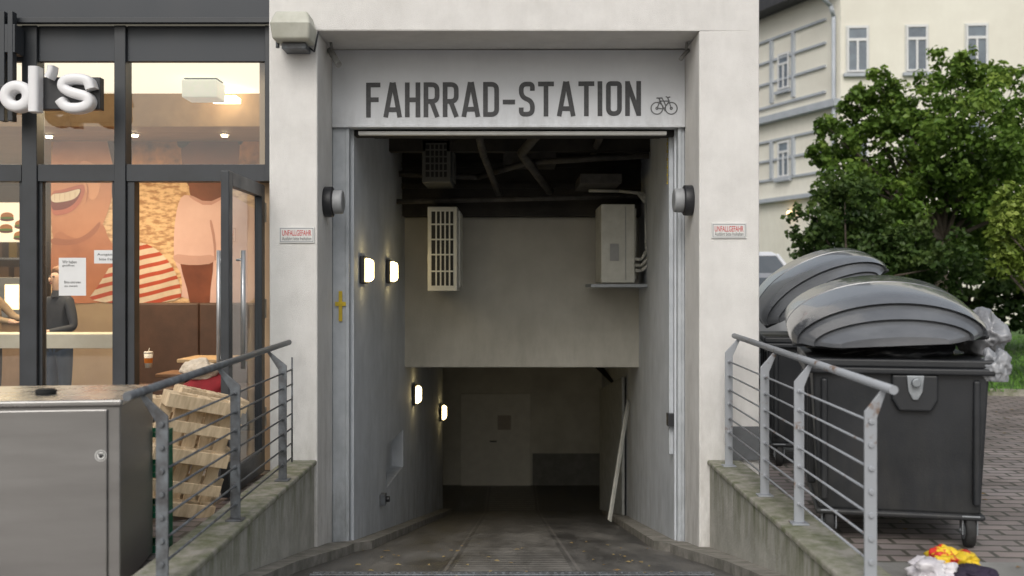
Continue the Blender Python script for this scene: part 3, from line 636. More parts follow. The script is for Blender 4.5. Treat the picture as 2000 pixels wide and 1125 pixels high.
def sofa():
    r_=root('bench_seat',(X(370,11.3),11.5,0),'long brown upholstered bench below the wall picture','bench');o=r_.location
    LB=mat('brown_leather',(.085,.046,.032),(.062,.034,.024),scale=5,rough=.5,bump=.1,bscale=40)
    m=MB();x=X(268,11.6)
    while x<SX1-.75: m.box(x,x+.696,11.6,11.9,.3,1.38);x+=.7
    m.box(x,SX1-.2,11.6,11.9,.3,1.38);build(m,'backrest',LB,r_,o,bevel=.03,seg=3,merge=False)
    m=MB();m.box(X(268,11.6),SX1-.2,11.05,11.59,.28,.48);build(m,'seat',LB,r_,o,bevel=.04,seg=3)
    m=MB();m.box(X(268,11.6)+.05,SX1-.25,11.1,11.85,.005,.27);build(m,'base',BLACKP,r_,o)
sofa()
TW=mat('light_table_wood',(.52,.37,.21),(.43,.29,.16),scale=4,rough=.45,stretch=(6,1,1))
def table(x,y,z,w,dp,label,mt=TW):
    r_=root('table',(x,y,0),label,'table');o=r_.location
    m=MB();m.box(x-w/2,x+w/2,y-dp/2,y+dp/2,z-.035,z);build(m,'table_top',mt,r_,o,bevel=.006)
    m=MB();m.cyl((x,y,.03),(x,y,z-.036),.035).cyl((x,y,.006),(x,y,.03),.22,20);build(m,'leg',BLACKP,r_,o)
table(X(425,10.2),10.2,Z(697,10.2),.62,.6,'light wood table in front of the brown bench')
table(X(315,9.6),10.4,Z(722,10.4)-.02,.5,.5,'brown wood table beside the brown bench',mat('brown_wood',(.2,.11,.06),(.15,.08,.045),rough=.5))
def cup(px,py,d,label,band,s_=1.):
    cp=root('drink_cup',(X(px,d),d,Z(py,d)),label,'cup','paper cups on the restaurant tables');o=cp.location; z0=o.z
    m=MB();m.cyl((o.x,o.y,z0+.002),(o.x,o.y,z0+.15*s_),.032*s_,18,r1=.045*s_);build(m,'cup',WHITEP,cp,o)
    m=MB();m.cyl((o.x,o.y,z0+.05*s_),(o.x,o.y,z0+.1*s_),.0385*s_,18,r1=.0425*s_,caps=False);build(m,'band',band,cp,o)
    m=MB();m.cyl((o.x,o.y,z0+.15*s_),(o.x,o.y,z0+.165*s_),.047*s_,18,r1=.042*s_).cyl((o.x,o.y,z0+.165*s_),(o.x+.01,o.y,z0+.2*s_),.004,6);build(m,'lid',WHITEP,cp,o)
cup(440,697,10.1,'white paper cup with a red stripe on the table',RED,1.15)
cup(290,718,10.35,'white paper cup with an orange stripe on the table',mat('orange_print',(.6,.2,.03),(.5,.15,.02)),1.0)
hb=9.5
r_=root('bar_table',(X(155,hb),hb+.2,0),'tall white bar table inside the restaurant window','table');o=r_.location
WT=mat('white_laminate',(.66,.60,.50),(.6,.54,.44),rough=.4)
m=MB();m.box(X(-330,hb),X(236,hb),hb,hb+.45,Z(680,hb),Z(652,hb));build(m,'table_top',WT,r_,o,bevel=.004)
for a in(X(222,hb),X(-200,hb)):
    m=MB();m.box(a,a+.065,hb+.01,hb+.44,.005,Z(681,hb));build(m,'leg',WT,r_,o,bevel=.004)
kd=14.
r_=root('service_counter',(X(0,kd),kd,0),'steel and beige service counter with lit display','counter');o=r_.location
m=MB();m.box(-9.5,X(78,kd),kd,kd+.7,.005,1.08);build(m,'body',mat('counter_front',(.30,.20,.13),(.24,.16,.1),rough=.5),r_,o,bevel=.01)
m=MB();m.box(-9.6,X(82,kd),kd-.05,kd+.75,1.083,1.13);build(m,'worktop',STEEL,r_,o,bevel=.006)
m=MB();m.box(X(5,kd+.6),X(60,kd+.6),kd+.3,kd+.65,1.14,1.7).mt(1).box(X(10,kd+.3),X(38,kd+.3),kd+.285,kd+.298,1.25,1.6);build(m,'warmer',[STEEL,emis('warmer_glow',(1,.75,.42),2.2)],r_,o,bevel=.01)
def menub(x0,x1,y0,y1,d):
    r_=root('menu_board',(X((x0+x1)/2,d),d,Z(y1,d)),'lit menu board with pictures of burgers','sign');o=r_.location
    m=MB();m.box(X(x0,d),X(x1,d),d,d+.06,Z(y1,d),Z(y0,d));build(m,'screen',emis('menu_screen_cream',(.85,.72,.52),1.1),r_,o,bevel=.004)
    m=MB()
    for cx_,cy in((12,448),(42,440),(40,462),(-20,450),(-50,444),(14,425),(-25,425)):
        pp=lambda b,r1,r2:[(X(cx_+r1*math.cos(t_*math.pi/8),d),Z(cy+b+r2*math.sin(t_*math.pi/8),d)) for t_ in range(16)]
        m.mt(0);m.add([(p[0],d-.003,p[1]) for p in pp(-3,13,8)],[tuple(range(16))])
        m.mt(1);m.add([(p[0],d-.005,p[1]) for p in pp(3,14,4)],[tuple(range(16))])
        m.mt(2);m.add([(p[0],d-.007,p[1]) for p in pp(0,14,2.2)],[tuple(range(16))])
    build(m,'burger_pictures',[pm_((215,140,60),'bun'),pm_((105,50,28),'patty'),pm_((100,150,45),'lettuce')],r_,o,merge=False)
menub(-90,68,395,472,15.0)
r_=root('kitchen_shelf',(X(20,16.5),16.5,0),'steel kitchen shelf with white and yellow packages','shelf');o=r_.location
m=MB();
for zz in(.3,.9,1.5,2.0): m.box(-9.6,X(85,16.5),16.2,16.7,zz,zz+.03)
for xx in(-9.6,-8.6,X(80,16.5)): m.box(xx,xx+.04,16.2,16.7,.01,2.3)
build(m,'frame',STEELT,r_,o)
m=MB();random.seed(3)
for zz in(.93,1.53,2.03):
    x=-9.4
    while x<X(75,16.5):
        w=random.uniform(.08,.25);m.mt(random.randrange(4));m.box(x,x+w,16.25,16.5,zz,zz+random.uniform(.12,.36));x+=w+random.uniform(.02,.12)
build(m,'packages',[WHITEP,mat('yellow_pack',(.7,.45,.06),(.6,.4,.05)),mat('brown_pack',(.35,.2,.1)),mat('red_pack',(.5,.06,.04))],r_,o)
def notice(x0,x1,y0,y1,lines,label):
    d=SD-.006;r_=root('window_notice',(X((x0+x1)/2,d),d,Z(y1,d)),label,'notice','notices on the restaurant glass');o=r_.location
    m=MB();m.box(X(x0,d),X(x1,d),d-.002,d,Z(y1,d),Z(y0,d));build(m,'sheet',mat('notice_paper',(.75,.76,.76),(.7,.71,.71),rough=.8),r_,o)  # plain white paper colour for the notice sheet
    for a,b,c,e,tx in lines:
        m=textmesh(tx,X(a,d),X(b,d),Z(e,d),Z(c,d),d-.0035);build(m,'lettering',INK,r_,o,merge=False)
notice(115,168,503,577,[(122,150,508,514,'Wir haben'),(122,146,516,521,'geöffnet'),(126,158,548,553,'Bitte eintreten'),(126,152,556,560,'zu zweit')],'white paper notice taped on the restaurant window')
notice(184,230,488,514,[(190,224,494,500,'Ausgang'),(194,220,503,508,'bitte frei')],'small white sticker on the restaurant window')
# ---- shop sign letters
r_=root('shop_sign',(X(80,8.15),8.5,Z(240,8.15)),'white raised shop letters on a black plate and brackets','sign');o=r_.location
m=MB();m.box(X(72,8.25),X(196,8.25),8.25,8.33,Z(213,8.25),Z(150,8.25));m.box(X(-260,8.25),X(72,8.25)-.002,8.26,8.33,Z(195,8.25),Z(165,8.25));build(m,'backing_plate',BLACKP,r_,o,bevel=.006)
m=MB()
for a in(6,22): m.box(X(a,8.4),X(a+10,8.4),8.335,8.41,Z(238,8.4),Z(25,8.4))
m.box(X(-10,8.4),X(36,8.4),8.34,8.5,Z(105,8.4),Z(50,8.4));build(m,'bracket',ANTH,r_,o,bevel=.004)
LETW=mat('white_acrylic',(.80,.80,.81),(.76,.76,.77),scale=3,rough=.35)
ld=8.15
def fl3(p,dep): return (X(p.x,ld),8.249-dep,Z(p.y,ld))
m=MB();puffy(m,[(29+22*math.cos(a*math.pi/20),186+20*math.sin(a*math.pi/20)) for a in range(40)],11,fl3,.10,True)
puffy(m,[(63,128),(63,217)],10.5,fl3,.103);build(m,'letter',LETW,r_,o,merge=False,label='white raised letter d')
m=MB();puffy(m,smoothopen([(97,126),(96,138),(90,150)],2),7,fl3,.10);build(m,'letter',LETW,r_,o,merge=False,label='white raised apostrophe')
m=MB();puffy(m,smoothopen([(174,172),(169,154),(146,150),(123,153),(117,167),(130,177),(150,182),(169,187),(171,203),(149,210),(124,208),(113,193)],3),10,fl3,.10);build(m,'letter',LETW,r_,o,merge=False,label='white raised letter s')
# ---------------------------------------------------------------- people
def person(loc,yaw,top,pants,hair,skin,label,arm='down',h=1.7,long=True):
    k=h/1.7
    V=[];E=[];R=[]
    def v(p,r): V.append(tuple(q*k for q in p));R.append(r if isinstance(r,tuple) else (r,r));return len(V)-1
    def e(a,b):E.append((a,b))
    pel=v((0,0,.95),(.145,.11));sp=v((0,0,1.12),(.12,.095));ch=v((0,.0,1.31),(.15,.11));nb=v((0,.01,1.43),(.065,.06));nk=v((0,-.005,1.49),(.05,.05));hd=v((0,-.02,1.56),(.066,.075));hm=v((0,-.01,1.62),(.075,.09));ht=v((0,-.005,1.67),(.055,.065))
    for a,b in((pel,sp),(sp,ch),(ch,nb),(nb,nk),(nk,hd),(hd,hm),(hm,ht)):e(a,b)
    wr=[]
    for sx in(-1,1):
        s1=v((sx*.15,0,1.385),(.058,.055));e(ch,s1)
        if arm=='reach' : pts=[((sx*.2,-.16,1.2),.045),((sx*.15,-.40,1.16),.032)]
        elif arm=='hold': pts=[((sx*.23,.0,1.12),.045),((sx*.14,-.22,1.08),.032)]
        else: pts=[((sx*.215,.02,1.13),.045),((sx*.235,-.03,.89),.032)]
        pr_=s1;P0=None
        for p,r in pts: q=v(p,r);e(pr_,q);P0=V[pr_];pr_=q
        w=Vector(V[pr_]);dr=(w-Vector(P0)).normalized();wr.append(w)
        side=Vector((1,0,0)) if abs(dr.x)<.7 else Vector((0,0,1)); side=(side-dr*side.dot(dr)).normalized(); nn=dr.cross(side)
        pa=v((w+dr*.06)/k,(.032,.02));e(pr_,pa);c=Vector(V[pa])
        for j,(of,ln) in enumerate(((-.03,.06),(-.01,.075),(.01,.07),(.03,.055))):
            a=v((c+side*of*1.0+dr*.03)/k,.010);e(pa,a);b=v((c+side*of+dr*(.03+ln*.5)+nn*.008)/k,.009);e(a,b);b2=v((c+side*of+dr*(.03+ln)+nn*.025)/k,.008);e(b,b2)
        a=v((c-side*.04*sx-dr*.01)/k,.011);e(pa,a);b=v((c-side*.055*sx+dr*.03)/k,.009);e(a,b)
        hp=v((sx*.085,0,.88),(.09,.09));e(pel,hp);kn=v((sx*.1,-.01,.5),.06);e(hp,kn);an=v((sx*.105,.02,.09),.042);e(kn,an);to=v((sx*.115,-.15,.045),(.042,.035));e(an,to)
    me=bpy.data.meshes.new('body');me.from_pydata(V,E,[]);o=bpy.data.objects.new('tmp',me);COL.objects.link(o)
    md=o.modifiers.new('s','SKIN');md.use_smooth_shade=True
    for i,sv in enumerate(me.skin_vertices[0].data): sv.radius=R[i];sv.use_root=(i==pel)
    o.modifiers.new('ss','SUBSURF').levels=2
    dg=bpy.context.evaluated_depsgraph_get();m2=bpy.data.meshes.new_from_object(o.evaluated_get(dg));bpy.data.objects.remove(o)
    m2.name='body'
    for q in [top,pants,skin,BLACKP]:m2.materials.append(q)
    for p in m2.polygons:
        c=p.center;z=c.z/k
        i=0 if z>.9 else (1 if z>.1 else 3)
        if z>1.46:i=2
        for w in wr:
            if (c-w).length<.22 and (c-Vector((0,0,c.z))).length>.12 and ((arm!='down' and c.y<w.y-.01) or (arm=='down' and c.z<w.z-.01 and abs(c.x)>.19)): i=2
        p.material_index=i;p.use_smooth=True
    r_=root('person',loc,label,'person',rot=(0,0,yaw))
    b=bpy.data.objects.new('body',m2);COL.objects.link(b);b.parent=r_
    hmb=MB();hc=(0,.012*k,1.635*k)
    hmb.sphere(hc,.098*k,20,(.93,1.06,1.0))
    hmb.v=[(x,(max(y,-.045*k) if z<1.675*k else y),z) for x,y,z in hmb.v]
    if long:
        hmb.sphere((0,.07*k,1.52*k),.1*k,16,(.95,.5,1.5)); 
        for sx in(-1,1): hmb.sphere((sx*.07*k,.01*k,1.5*k),.04*k,12,(.7,.9,3.0))
    build(hmb,'hair',hair,r_,(0,0,0),merge=False)
    f=MB()
    for sx in(-1,1): f.sphere((sx*.03*k,-.088*k,1.62*k),.011*k,8)
    build(f,'eyes',INK,r_,(0,0,0))
    f=MB();f.sphere((0,-.108*k,1.59*k),.014*k,10,(.8,1,1.6));
    for sx in(-1,1): f.sphere((sx*.078*k,-.01*k,1.6*k),.022*k,8,(.35,.7,1.2))
    build(f,'nose_and_ears',skin,r_,(0,0,0))
    f=MB();f.sphere((0,-.098*k,1.555*k),.02*k,8,(1.1,.3,.3));build(f,'mouth',mat('lips',(.35,.1,.08)),r_,(0,0,0))
    f=MB();f.cyl((0,.0,1.42*k),(0,.0,1.485*k),.08*k,16,r1=.066*k,caps=False);build(f,'collar',top,r_,(0,0,0))
SKIN=mat('skin',(.62,.40,.30),(.56,.35,.26),rough=.5)
person((X(116,10.4),10.4,.006),math.radians(-30),mat('dark_jacket',(.03,.034,.048),(.02,.024,.034),scale=8,rough=.8,bump=.3,bscale=12),mat('blue_jeans',(.05,.08,.14),rough=.9),mat('auburn_hair',(.26,.12,.055),(.14,.06,.025),scale=20,rough=.5,stretch=(4,4,.5)),SKIN,'woman with long auburn hair and dark jacket holding a phone','hold',1.74)
person((X(-22,11.6),11.6,.006),math.radians(75),mat('beige_shirt',(.42,.31,.21),rough=.9),mat('dark_trousers',(.03,.03,.035),rough=.9),mat('dark_hair',(.03,.02,.015),rough=.5),SKIN,'person in beige top reaching forward at the counter','reach',1.72,False)
# ---------------------------------------------------------------- stainless cabinet
cb=root('steel_cabinet',(-2.6,5.4,0),'brushed stainless steel bin cabinet in front of the restaurant','cabinet');o=cb.location.copy()
cx0,cx1,cy0,cy1,ct=-3.25,-1.925,5.0,5.82,.995
m=MB();m.box(cx0+.02,cx1-.015,cy0+.03,cy1-.01,.03,ct-.034);build(m,'body',STEEL,cb,o,bevel=.006)
m=MB();m.box(cx0,cx1,cy0,cy1,ct-.033,ct);build(m,'cabinet_top',STEELT,cb,o,bevel=.01,seg=3)
m=MB();m.box(cx0+.05,cx1-.075,cy0+.014,cy0+.028,.06,ct-.05);dO=build(m,'door',STEEL,cb,o,bevel=.005)
ds_=cy0+.012
m=MB();m.cyl((X(190,5.012),ds_,Z(895,5.012)),(X(190,5.012),ds_+.002,Z(895,5.012)),.028,28);st_=build(m,'sticker',PAPER,cb,o)
m=MB()
def F3(p): return (X(190,5.01)+p.x,ds_-.001,Z(895,5.01)+p.y)
ribbon(m,circ(0,0,.022),.004,F3,True);P=circ(0,-.004,.009,16);m.add([F3(Vector(p)) for p in P],[tuple(range(16))])
for i in range(4):
    x=-.009+i*.006;ribbon(m,[(x,0),(x*1.25,.012)],.0042,lambda p,i=i:(X(190,5.01)+p.x,ds_-.0013-.0002*i,Z(895,5.01)+p.y))
ribbon(m,[(.006,-.006),(.015,.002)],.004,lambda p:(X(190,5.01)+p.x,ds_-.0025,Z(895,5.01)+p.y))
build(m,'hand_symbol',INK,st_,o,merge=False)
for fx,fy in((cx1-.4,cy0+.5),(cx1-.08,cy0+.1),(cx1-.08,cy1-.1),(cx0+.1,cy0+.1)):
    m=MB();m.cyl((fx,fy,.006),(fx,fy,.03),.03);build(m,'foot',BLACKP,cb,o)
cb.location=(-2.665,5.4,0);cb.rotation_euler=(0,0,math.radians(8))
ad=5.36; ax=X(90,ad)
m=MB();m.cyl((ax,ad,ct+.001),(ax,ad,ct+.022),.05,24,r1=.055).cyl((ax,ad,ct+.023),(ax,ad,ct+.027),.045,24);build(m,'ashtray',BLK,bevel=.004,label='small round black ashtray on the steel cabinet',category='ashtray')
# ---------------------------------------------------------------- railings
def railing(sgn,px,ends,posts,label,pmat,rmat):
    r_=root('railing',(sgn*px,6.4,.14),label,'railing','railings beside the ramp');o=r_.location
    (ya,xa,za),(yb,xb,zb)=ends
    m=MB();m.cyl((sgn*xa,ya,za),(sgn*xb,yb,zb),.0215,16);build(m,'handrail',rmat,r_,o)
    def hr(y): t_=(y-ya)/(yb-ya);return xa+(xb-xa)*t_,za+(zb-za)*t_
    for y in posts:
        hx_,hz=hr(y);m=MB()
        zt=hz-.15; w=.03;th=.007
        poly=[(px-w,.15),(px+w,.15),(px+w,zt-.0),(hx_+.018,hz-.012),(hx_-.012,hz-.02),(px-w,zt+.03)]
        poly=[(sgn*a,b) for a,b in poly]
        m.prism(poly,y-th,y+th)
        m.box(*sorted((sgn*(px-.05),sgn*(px+.05))),y-.05,y+.05,.1405,.15)
        for i in range(7):
            zz=.255+.112*i+(zt-.95)*.7
            m.cyl((sgn*(px),y-th-.012,zz),(sgn*(px),y-th,zz),.014,8)
        build(m,'post',pmat,r_,o,bevel=.0025)
    y0=posts[0];y1=posts[-1]+.0
    for i in range(7):
        z0=.255+.112*i+(hr(y0)[1]-.15-.95)*.7; z1=.255+.112*i+(hr(y1)[1]-.15-.95)*.7
        m=MB();m.cyl((sgn*px,y0-.02,z0),(sgn*px,y1+(.32 if sgn<0 else .03),z1),.0065,8);build(m,'rod',rmat,r_,o)
    if sgn<0:
        m=MB();m.cyl((sgn*px,y1+.32,.22),(sgn*px,y1+.32,1.02),.007,8);build(m,'end_rod',rmat,r_,o)
railing(-1,1.68,((4.72,1.775,1.05),(8.2,1.785,1.115)),[4.92,6.22,7.5],'weathered steel railing with thin rods on mossy wall',GALVD,GALVD)
railing(1,1.715,((4.76,1.775,1.075),(8.25,1.79,1.165)),[4.9,6.12,6.95,8.1],'galvanised rusty steel railing with thin rods',GALVR,GALVR)
# ---------------------------------------------------------------- pallets, crates, jacket
def pallet(loc,rot,label,Wd=.52,Ln=.80):
    """small pallet: deck boards, cross boards, nine blocks and three skids"""
    m=MB();a=Wd/2;b=Ln/2
    for i in range(5):
        x=-a+i*(Wd-.085)/4; m.box(x,x+.085,-b,b,.112,.130)
    for y in(-b,-.045,b-.09): m.box(-a,a,y,y+.09,.092,.1115)
    for y in(-b,-.045,b-.09): m.box(-a,a,y,y+.09,0,.018)
    for x in(-a,-.04,a-.08):
        for y in(-b,-.045,b-.09): m.box(x,x+.08,y,y+.09,.0185,.0915)
    for y in(-b*.5-.03,b*.5-.03): m.box(-a,a,y,y+.075,0.001,.017)
    ob=build(m,'wooden_pallet',WOOD,bevel=.003,loc=(0,0,0),label=label,category='pallet',group='wooden pallets behind the railing',merge=False)
    ob.location=loc;ob.rotation_euler=rot;return ob
R_=math.radians
pallet((-2.12,6.78,.425),(R_(-82),R_(13),R_(38)),'light wooden pallet standing upright and leaning behind railing')
pallet((-2.16,7.06,.43),(R_(-80),R_(15),R_(44)),'light wooden pallet stacked upright against another pallet')
pallet((-2.47,6.86,.42),(R_(-84),R_(6),R_(24)),'light wooden pallet standing upright beside the cabinet')
def crate(x0,x1,y0,y1,z0,z1,label):
    G=mat('green_crate_plastic',(.006,.16,.075),(.004,.11,.05),scale=5,rough=.4)
    m=MB();t_=.012
    m.box(x0,x1,y0,y1,z0,z0+t_)
    for zz in(z0+t_,z1-.03): m.box(x0,x1,y0,y0+t_,zz,zz+.03).box(x0,x1,y1-t_,y1,zz,zz+.03).box(x0,x0+t_,y0+t_,y1-t_,zz,zz+.03).box(x1-t_,x1,y0+t_,y1-t_,zz,zz+.03)
    n=7
    for i in range(n+1):
        x=x0+(x1-x0-.02)*i/n; m.box(x,x+.02,y0+.001,y0+t_-.001,z0+t_+.03,z1-.03).box(x,x+.02,y1-t_+.001,y1-.001,z0+t_+.03,z1-.03)
        y=y0+(y1-y0-.02)*i/n; m.box(x1-t_+.001,x1-.001,y,y+.02,z0+t_+.03,z1-.03)
    build(m,'plastic_crate',G,label=label,category='crate',group='green crates stacked behind the cabinet',merge=False)
for i in range(3): crate(-2.5,-2.04,5.96,6.16,.008+i*.235,.24+i*.235,'green plastic crate stacked behind the steel cabinet')
def crumple(name,c,rad,seed,m_,label=None,category=None,parent=None,group=None,amp=.28,f=2.2):
    bm=bmesh.new();bmesh.ops.create_icosphere(bm,subdivisions=5,radius=1)
    off=Vector((seed*3.7,seed*1.3,seed*7.1))
    for v in bm.verts:
        p=v.co.normalized()
        n=noise.ridged_multi_fractal(p*f*.6+off,1.0,2.0,4,.9,2.0)
        n2=noise.noise(p*1.6+off)
        s_=1+amp*(n-1.1)*.5+amp*1.2*n2
        q=p*s_; 
        v.co=Vector((q.x*rad[0],q.y*rad[1],max(q.z,-.8)*rad[2]))
    me=bpy.data.meshes.new(name);bm.to_mesh(me);bm.free()
    for p in me.polygons:p.use_smooth=True
    me.materials.append(m_);ob=bpy.data.objects.new(name,me);COL.objects.link(ob)
    ob.location=c
    if parent: ob.parent=parent
    setmeta(ob,label,category,group);return ob
REDC=mat('red_cloth',(.27,.018,.025),(.18,.012,.015),scale=8,rough=.9,bump=.3,bscale=20)
jz=.585
jk=root('red_jacket',(X(402,8.0),8.0,jz),'red jacket with cream fur hood piled by the door','jacket')
crumple('cloth',(0.02,0,.13),(.21,.16,.18),3,REDC,parent=jk,amp=.2,f=1.6)
crumple('fur_hood',(-.03,-.05,.33),(.15,.11,.09),5,mat('cream_fur',(.66,.57,.46),(.5,.42,.32),scale=25,rough=1,bump=.8,bscale=60),parent=jk,amp=.22)
st=root('stool',(X(402,8.0),8.0,.006),'low dark stool carrying the red jacket','stool')
m=MB();m.box(-.18,.18,-.18,.18,.53,.57);build(m,'seat',BLACKP,st,(0,0,0),bevel=.01)
for a in(-1,1):
    for b in(-1,1):
        m=MB();m.cyl((a*.16,b*.16,0),(a*.14,b*.14,.53),.014);build(m,'leg',GALVD,st,(0,0,0))
# ---------------------------------------------------------------- waste containers
def container(loc,yaw,lidrot,lidoff,label,lidlabel):
    r_=root('waste_container',loc,label,'waste container','large wheeled waste containers',rot=(0,0,yaw))
    O0=(0,0,0); W2,Dp=.50,1.30;tx=.085
    m=MB();m.frustum((-W2+.04,W2-.04,.04,Dp-.06),(-W2,W2,0,Dp),.20,1.05)
    m.box(-W2+.05,-W2+.09,-.02,.03,.26,1.0).box(W2-.09,W2-.05,-.02,.03,.26,1.0)
    U=[(-.13+tx,1.03),(-.13+tx,.88),(-.09+tx,.81),(.09+tx,.81),(.13+tx,.88),(.13+tx,1.03)]
    m.prism(U,-.03,.02)
    for y in(.3,.65,1.0): m.box(-W2-.012,-W2+.04,y,y+.05,.3,.98).box(W2-.04,W2+.012,y,y+.05,.3,.98)
    m.box(-W2+.02,W2-.02,.0,Dp-.02,.17,.205)
    build(m,'body',GREYP,r_,O0,bevel=.014,seg=3)
    m=MB();m.box(-W2-.045,W2+.045,-.045,Dp+.045,1.03,1.07);m.box(-W2-.03,W2+.03,-.03,Dp+.03,1.07,1.12);build(m,'rim',GREYP,r_,O0,bevel=.012,seg=3)
    m=MB();m.cyl((tx,-.03,.985),(tx,-.085,.985),.026,16)
    m.prism([(-.05+tx,1.025),(.05+tx,1.025),(.04+tx,.93),(.015+tx,.88),(-.015+tx,.88),(-.04+tx,.93)],-.045,-.032);build(m,'trunnion',GALV,r_,O0,bevel=.005)
    for a in(-.40,.40):
        for b in(.04,Dp-.2):
            m=MB();m.cyl((a-.028,b+.04,.10),(a+.028,b+.04,.10),.10,24)
            ty=build(m,'wheel',RUBBER,r_,O0,bevel=.012,seg=3)
            m=MB();m.cyl((a-.031,b+.04,.10),(a+.031,b+.04,.10),.055,20);build(m,'rim',GALV,ty,O0)
            m=MB();m.box(a-.045,a-.036,b-.01,b+.07,.08,.19).box(a+.036,a+.045,b-.01,b+.07,.08,.19).box(a-.05,a+.05,b-.04,b+.08,.19,.2).cyl((a-.05,b+.04,.10),(a+.05,b+.04,.10),.012);build(m,'fork',GALV,ty,O0,bevel=.002)
    def prof(sx,sz,zb=0,n=28):
        P=[(-sx,zb)]
        for i in range(n+1):
            t_=math.pi*(1-i/n)
            P.append((sx*math.cos(t_),zb+.022+sz*(math.sin(t_)**1.2)))
        P.append((sx,zb));return P
    A=[]
    steps=[(-.13,.30,.03),(-.10,.36,.055),(-.02,.44,.115),(-.05,.452,.124),(.09,.535,.195),(.055,.548,.205),(.16,.572,.235),(.26,.58,.25)]
    for y,a,b in steps: A.append((y,prof(a,b)))
    for y,k_ in((.62,1.02),(.625,.97),(.66,.97),(.665,1.02)):
        A.append((y,prof(.58*(k_**.5),.252*k_)))
    for y,a,b in steps[::-1]: A.append((Dp-y,prof(a,b)))
    m=MB();n=len(A[0][1]);vs=[]
    for y,P in A: vs+=[(x,y,z) for x,z in P]
    fs=[(k_*n+i,k_*n+(i+1)%n,(k_+1)*n+(i+1)%n,(k_+1)*n+i) for k_ in range(len(A)-1) for i in range(n)]
    fs.append(tuple(range(n)));fs.append(tuple(range((len(A)-1)*n,len(A)*n))[::-1])
    m.smooth=True;m.add(vs,fs)
    ob=build(m,'lid',LIDP,r_,O0)
    ob.modifiers.new('w','EDGE_SPLIT').split_angle=R_(25)
    ob.location=(lidoff[0],lidoff[1],1.12+lidoff[2]);ob.rotation_euler=lidrot
    if lidlabel: ob['label']=lidlabel
    m=MB();m.box(-.57,.57,.1,Dp-.1,-.03,-.002)
    build(m,'flange',GREYP,ob,O0,bevel=.012)
    return r_
c1=container((2.315,6.12,.006),R_(-13),(R_(8),R_(-3),R_(0)),(-.04,0.03,.10),'dark grey wheeled waste container with overfull lid beside railing','domed grey lid propped up by rubbish')
c2=container((2.70,8.75,.006),R_(-11),(R_(8),R_(-26),R_(0)),(-.0,0,.33),'dark waste container with tilted lid beside the garage wall','tilted domed grey lid propped open')
BAGC=mat('grey_plastic_bag',(.34,.35,.37),(.17,.175,.19),scale=4,rough=.3,rvar=.1,spec=.7)
crumple('rubbish_bag',(2.98,6.50,1.25),(.14,.24,.16),2,BAGC,'crumpled grey plastic rubbish bag bulging from the container','bag',amp=.4,f=3)
crumple('rubbish_bag',(2.85,6.02,1.09),(.09,.08,.11),9,mat('clear_plastic_bag',(.36,.37,.39),(.2,.21,.23),scale=6,rough=.25),'pale plastic bag hanging over the container rim','bag',amp=.45,f=3)
crumple('rubbish_bag',(2.42,6.75,1.15),(.40,.5,.11),4,BLACKP,'black rubbish bag squeezed below the container lid','bag',amp=.3)
crumple('rubbish_bag',(2.95,9.35,1.25),(.38,.5,.25),6,BLACKP,'black rubbish bag squeezed below the tilted lid','bag',amp=.3)
crumple('rubbish_bag',(3.32,9.1,1.48),(.13,.2,.13),8,BAGC,'grey plastic bag beside the tilted container lid','bag',amp=.4,f=3)
gd=5.42
crumple('rubbish_bag',(X(1812,gd),gd-.06,.065),(.13,.12,.085),11,mat('white_plastic_bag',(.72,.70,.72),(.55,.52,.56),scale=8,rough=.35),'crumpled white plastic bag lying on the paving','bag',amp=.45,f=3.5)
crumple('carrier_bag',(X(1868,gd),gd+.06,.075),(.16,.13,.09),12,mat('yellow_red_bag',(.80,.56,.03),(.60,.03,.02),scale=7,rough=.4,contrast=(.44,.48)),'yellow and red plastic carrier bag on the paving','bag',amp=.45,f=3.5)
crumple('dark_cloth',(X(1878,gd),gd-.12,.06),(.12,.10,.06),13,mat('dark_purple_cloth',(.03,.02,.045),(.02,.015,.03),rough=.8),'dark purple cloth crumpled on the paving','cloth',amp=.4,f=3)
# ---------------------------------------------------------------- background apartment building
BX=13.8;BY=43
CREAM=mat('cream_render',(.82,.795,.70),(.75,.72,.63),scale=.5,rough=.9,extra=dirt(.2,0,14,(.4,.36,.28)))
TRIM=mat('blue_grey_trim',(.46,.49,.53),(.40,.43,.47),scale=2,rough=.7)
WFR=mat('white_window_frame',(.75,.75,.75),(.7,.7,.7),rough=.5)
WGL=mat('dim_window_pane',(.18,.22,.26),(.10,.12,.15),scale=1,rough=.08,spec=.9)
ab=root('apartment_building',(BX,BY,0),'cream apartment building with tall windows and grey string courses','building');O=(BX,BY,0)
m=MB();BZ=16
lx,ly=11.2,49.5
m.prism([(BX,BY),(BX+26,BY-2.0),(BX+26,BY+14),(lx-3,BY+14),(lx,ly)],0,BZ,'z');build(m,'wall',CREAM,ab,O,bevel=.03)
dirv=Vector((lx-BX,ly-BY,0)).normalized(); nrm=Vector((-dirv.y,dirv.x,0)); nrm=nrm if nrm.y<0 or nrm.x<0 else -nrm
Ls=Vector((lx-BX,ly-BY,0)).length
def obox(mb,s0,s1,z0,z1,o0,o1,base,dv,nv):
    vs=[]
    for z in(z0,z1):
        for a,b in((s0,o0),(s1,o0),(s1,o1),(s0,o1)):
            p=base+dv*a+nv*b;vs.append((p.x,p.y,z))
    mb.add(vs,[(3,2,1,0),(4,5,6,7),(0,1,5,4),(1,2,6,5),(2,3,7,6),(3,0,4,7)])
B0=Vector((BX,BY,0))
def course(s0,s1,z0,z1,oo):
    m=MB();obox(m,s0,s1,z0,z1,.002,oo,B0,dirv,nrm);build(m,'string_course',TRIM,ab,O)
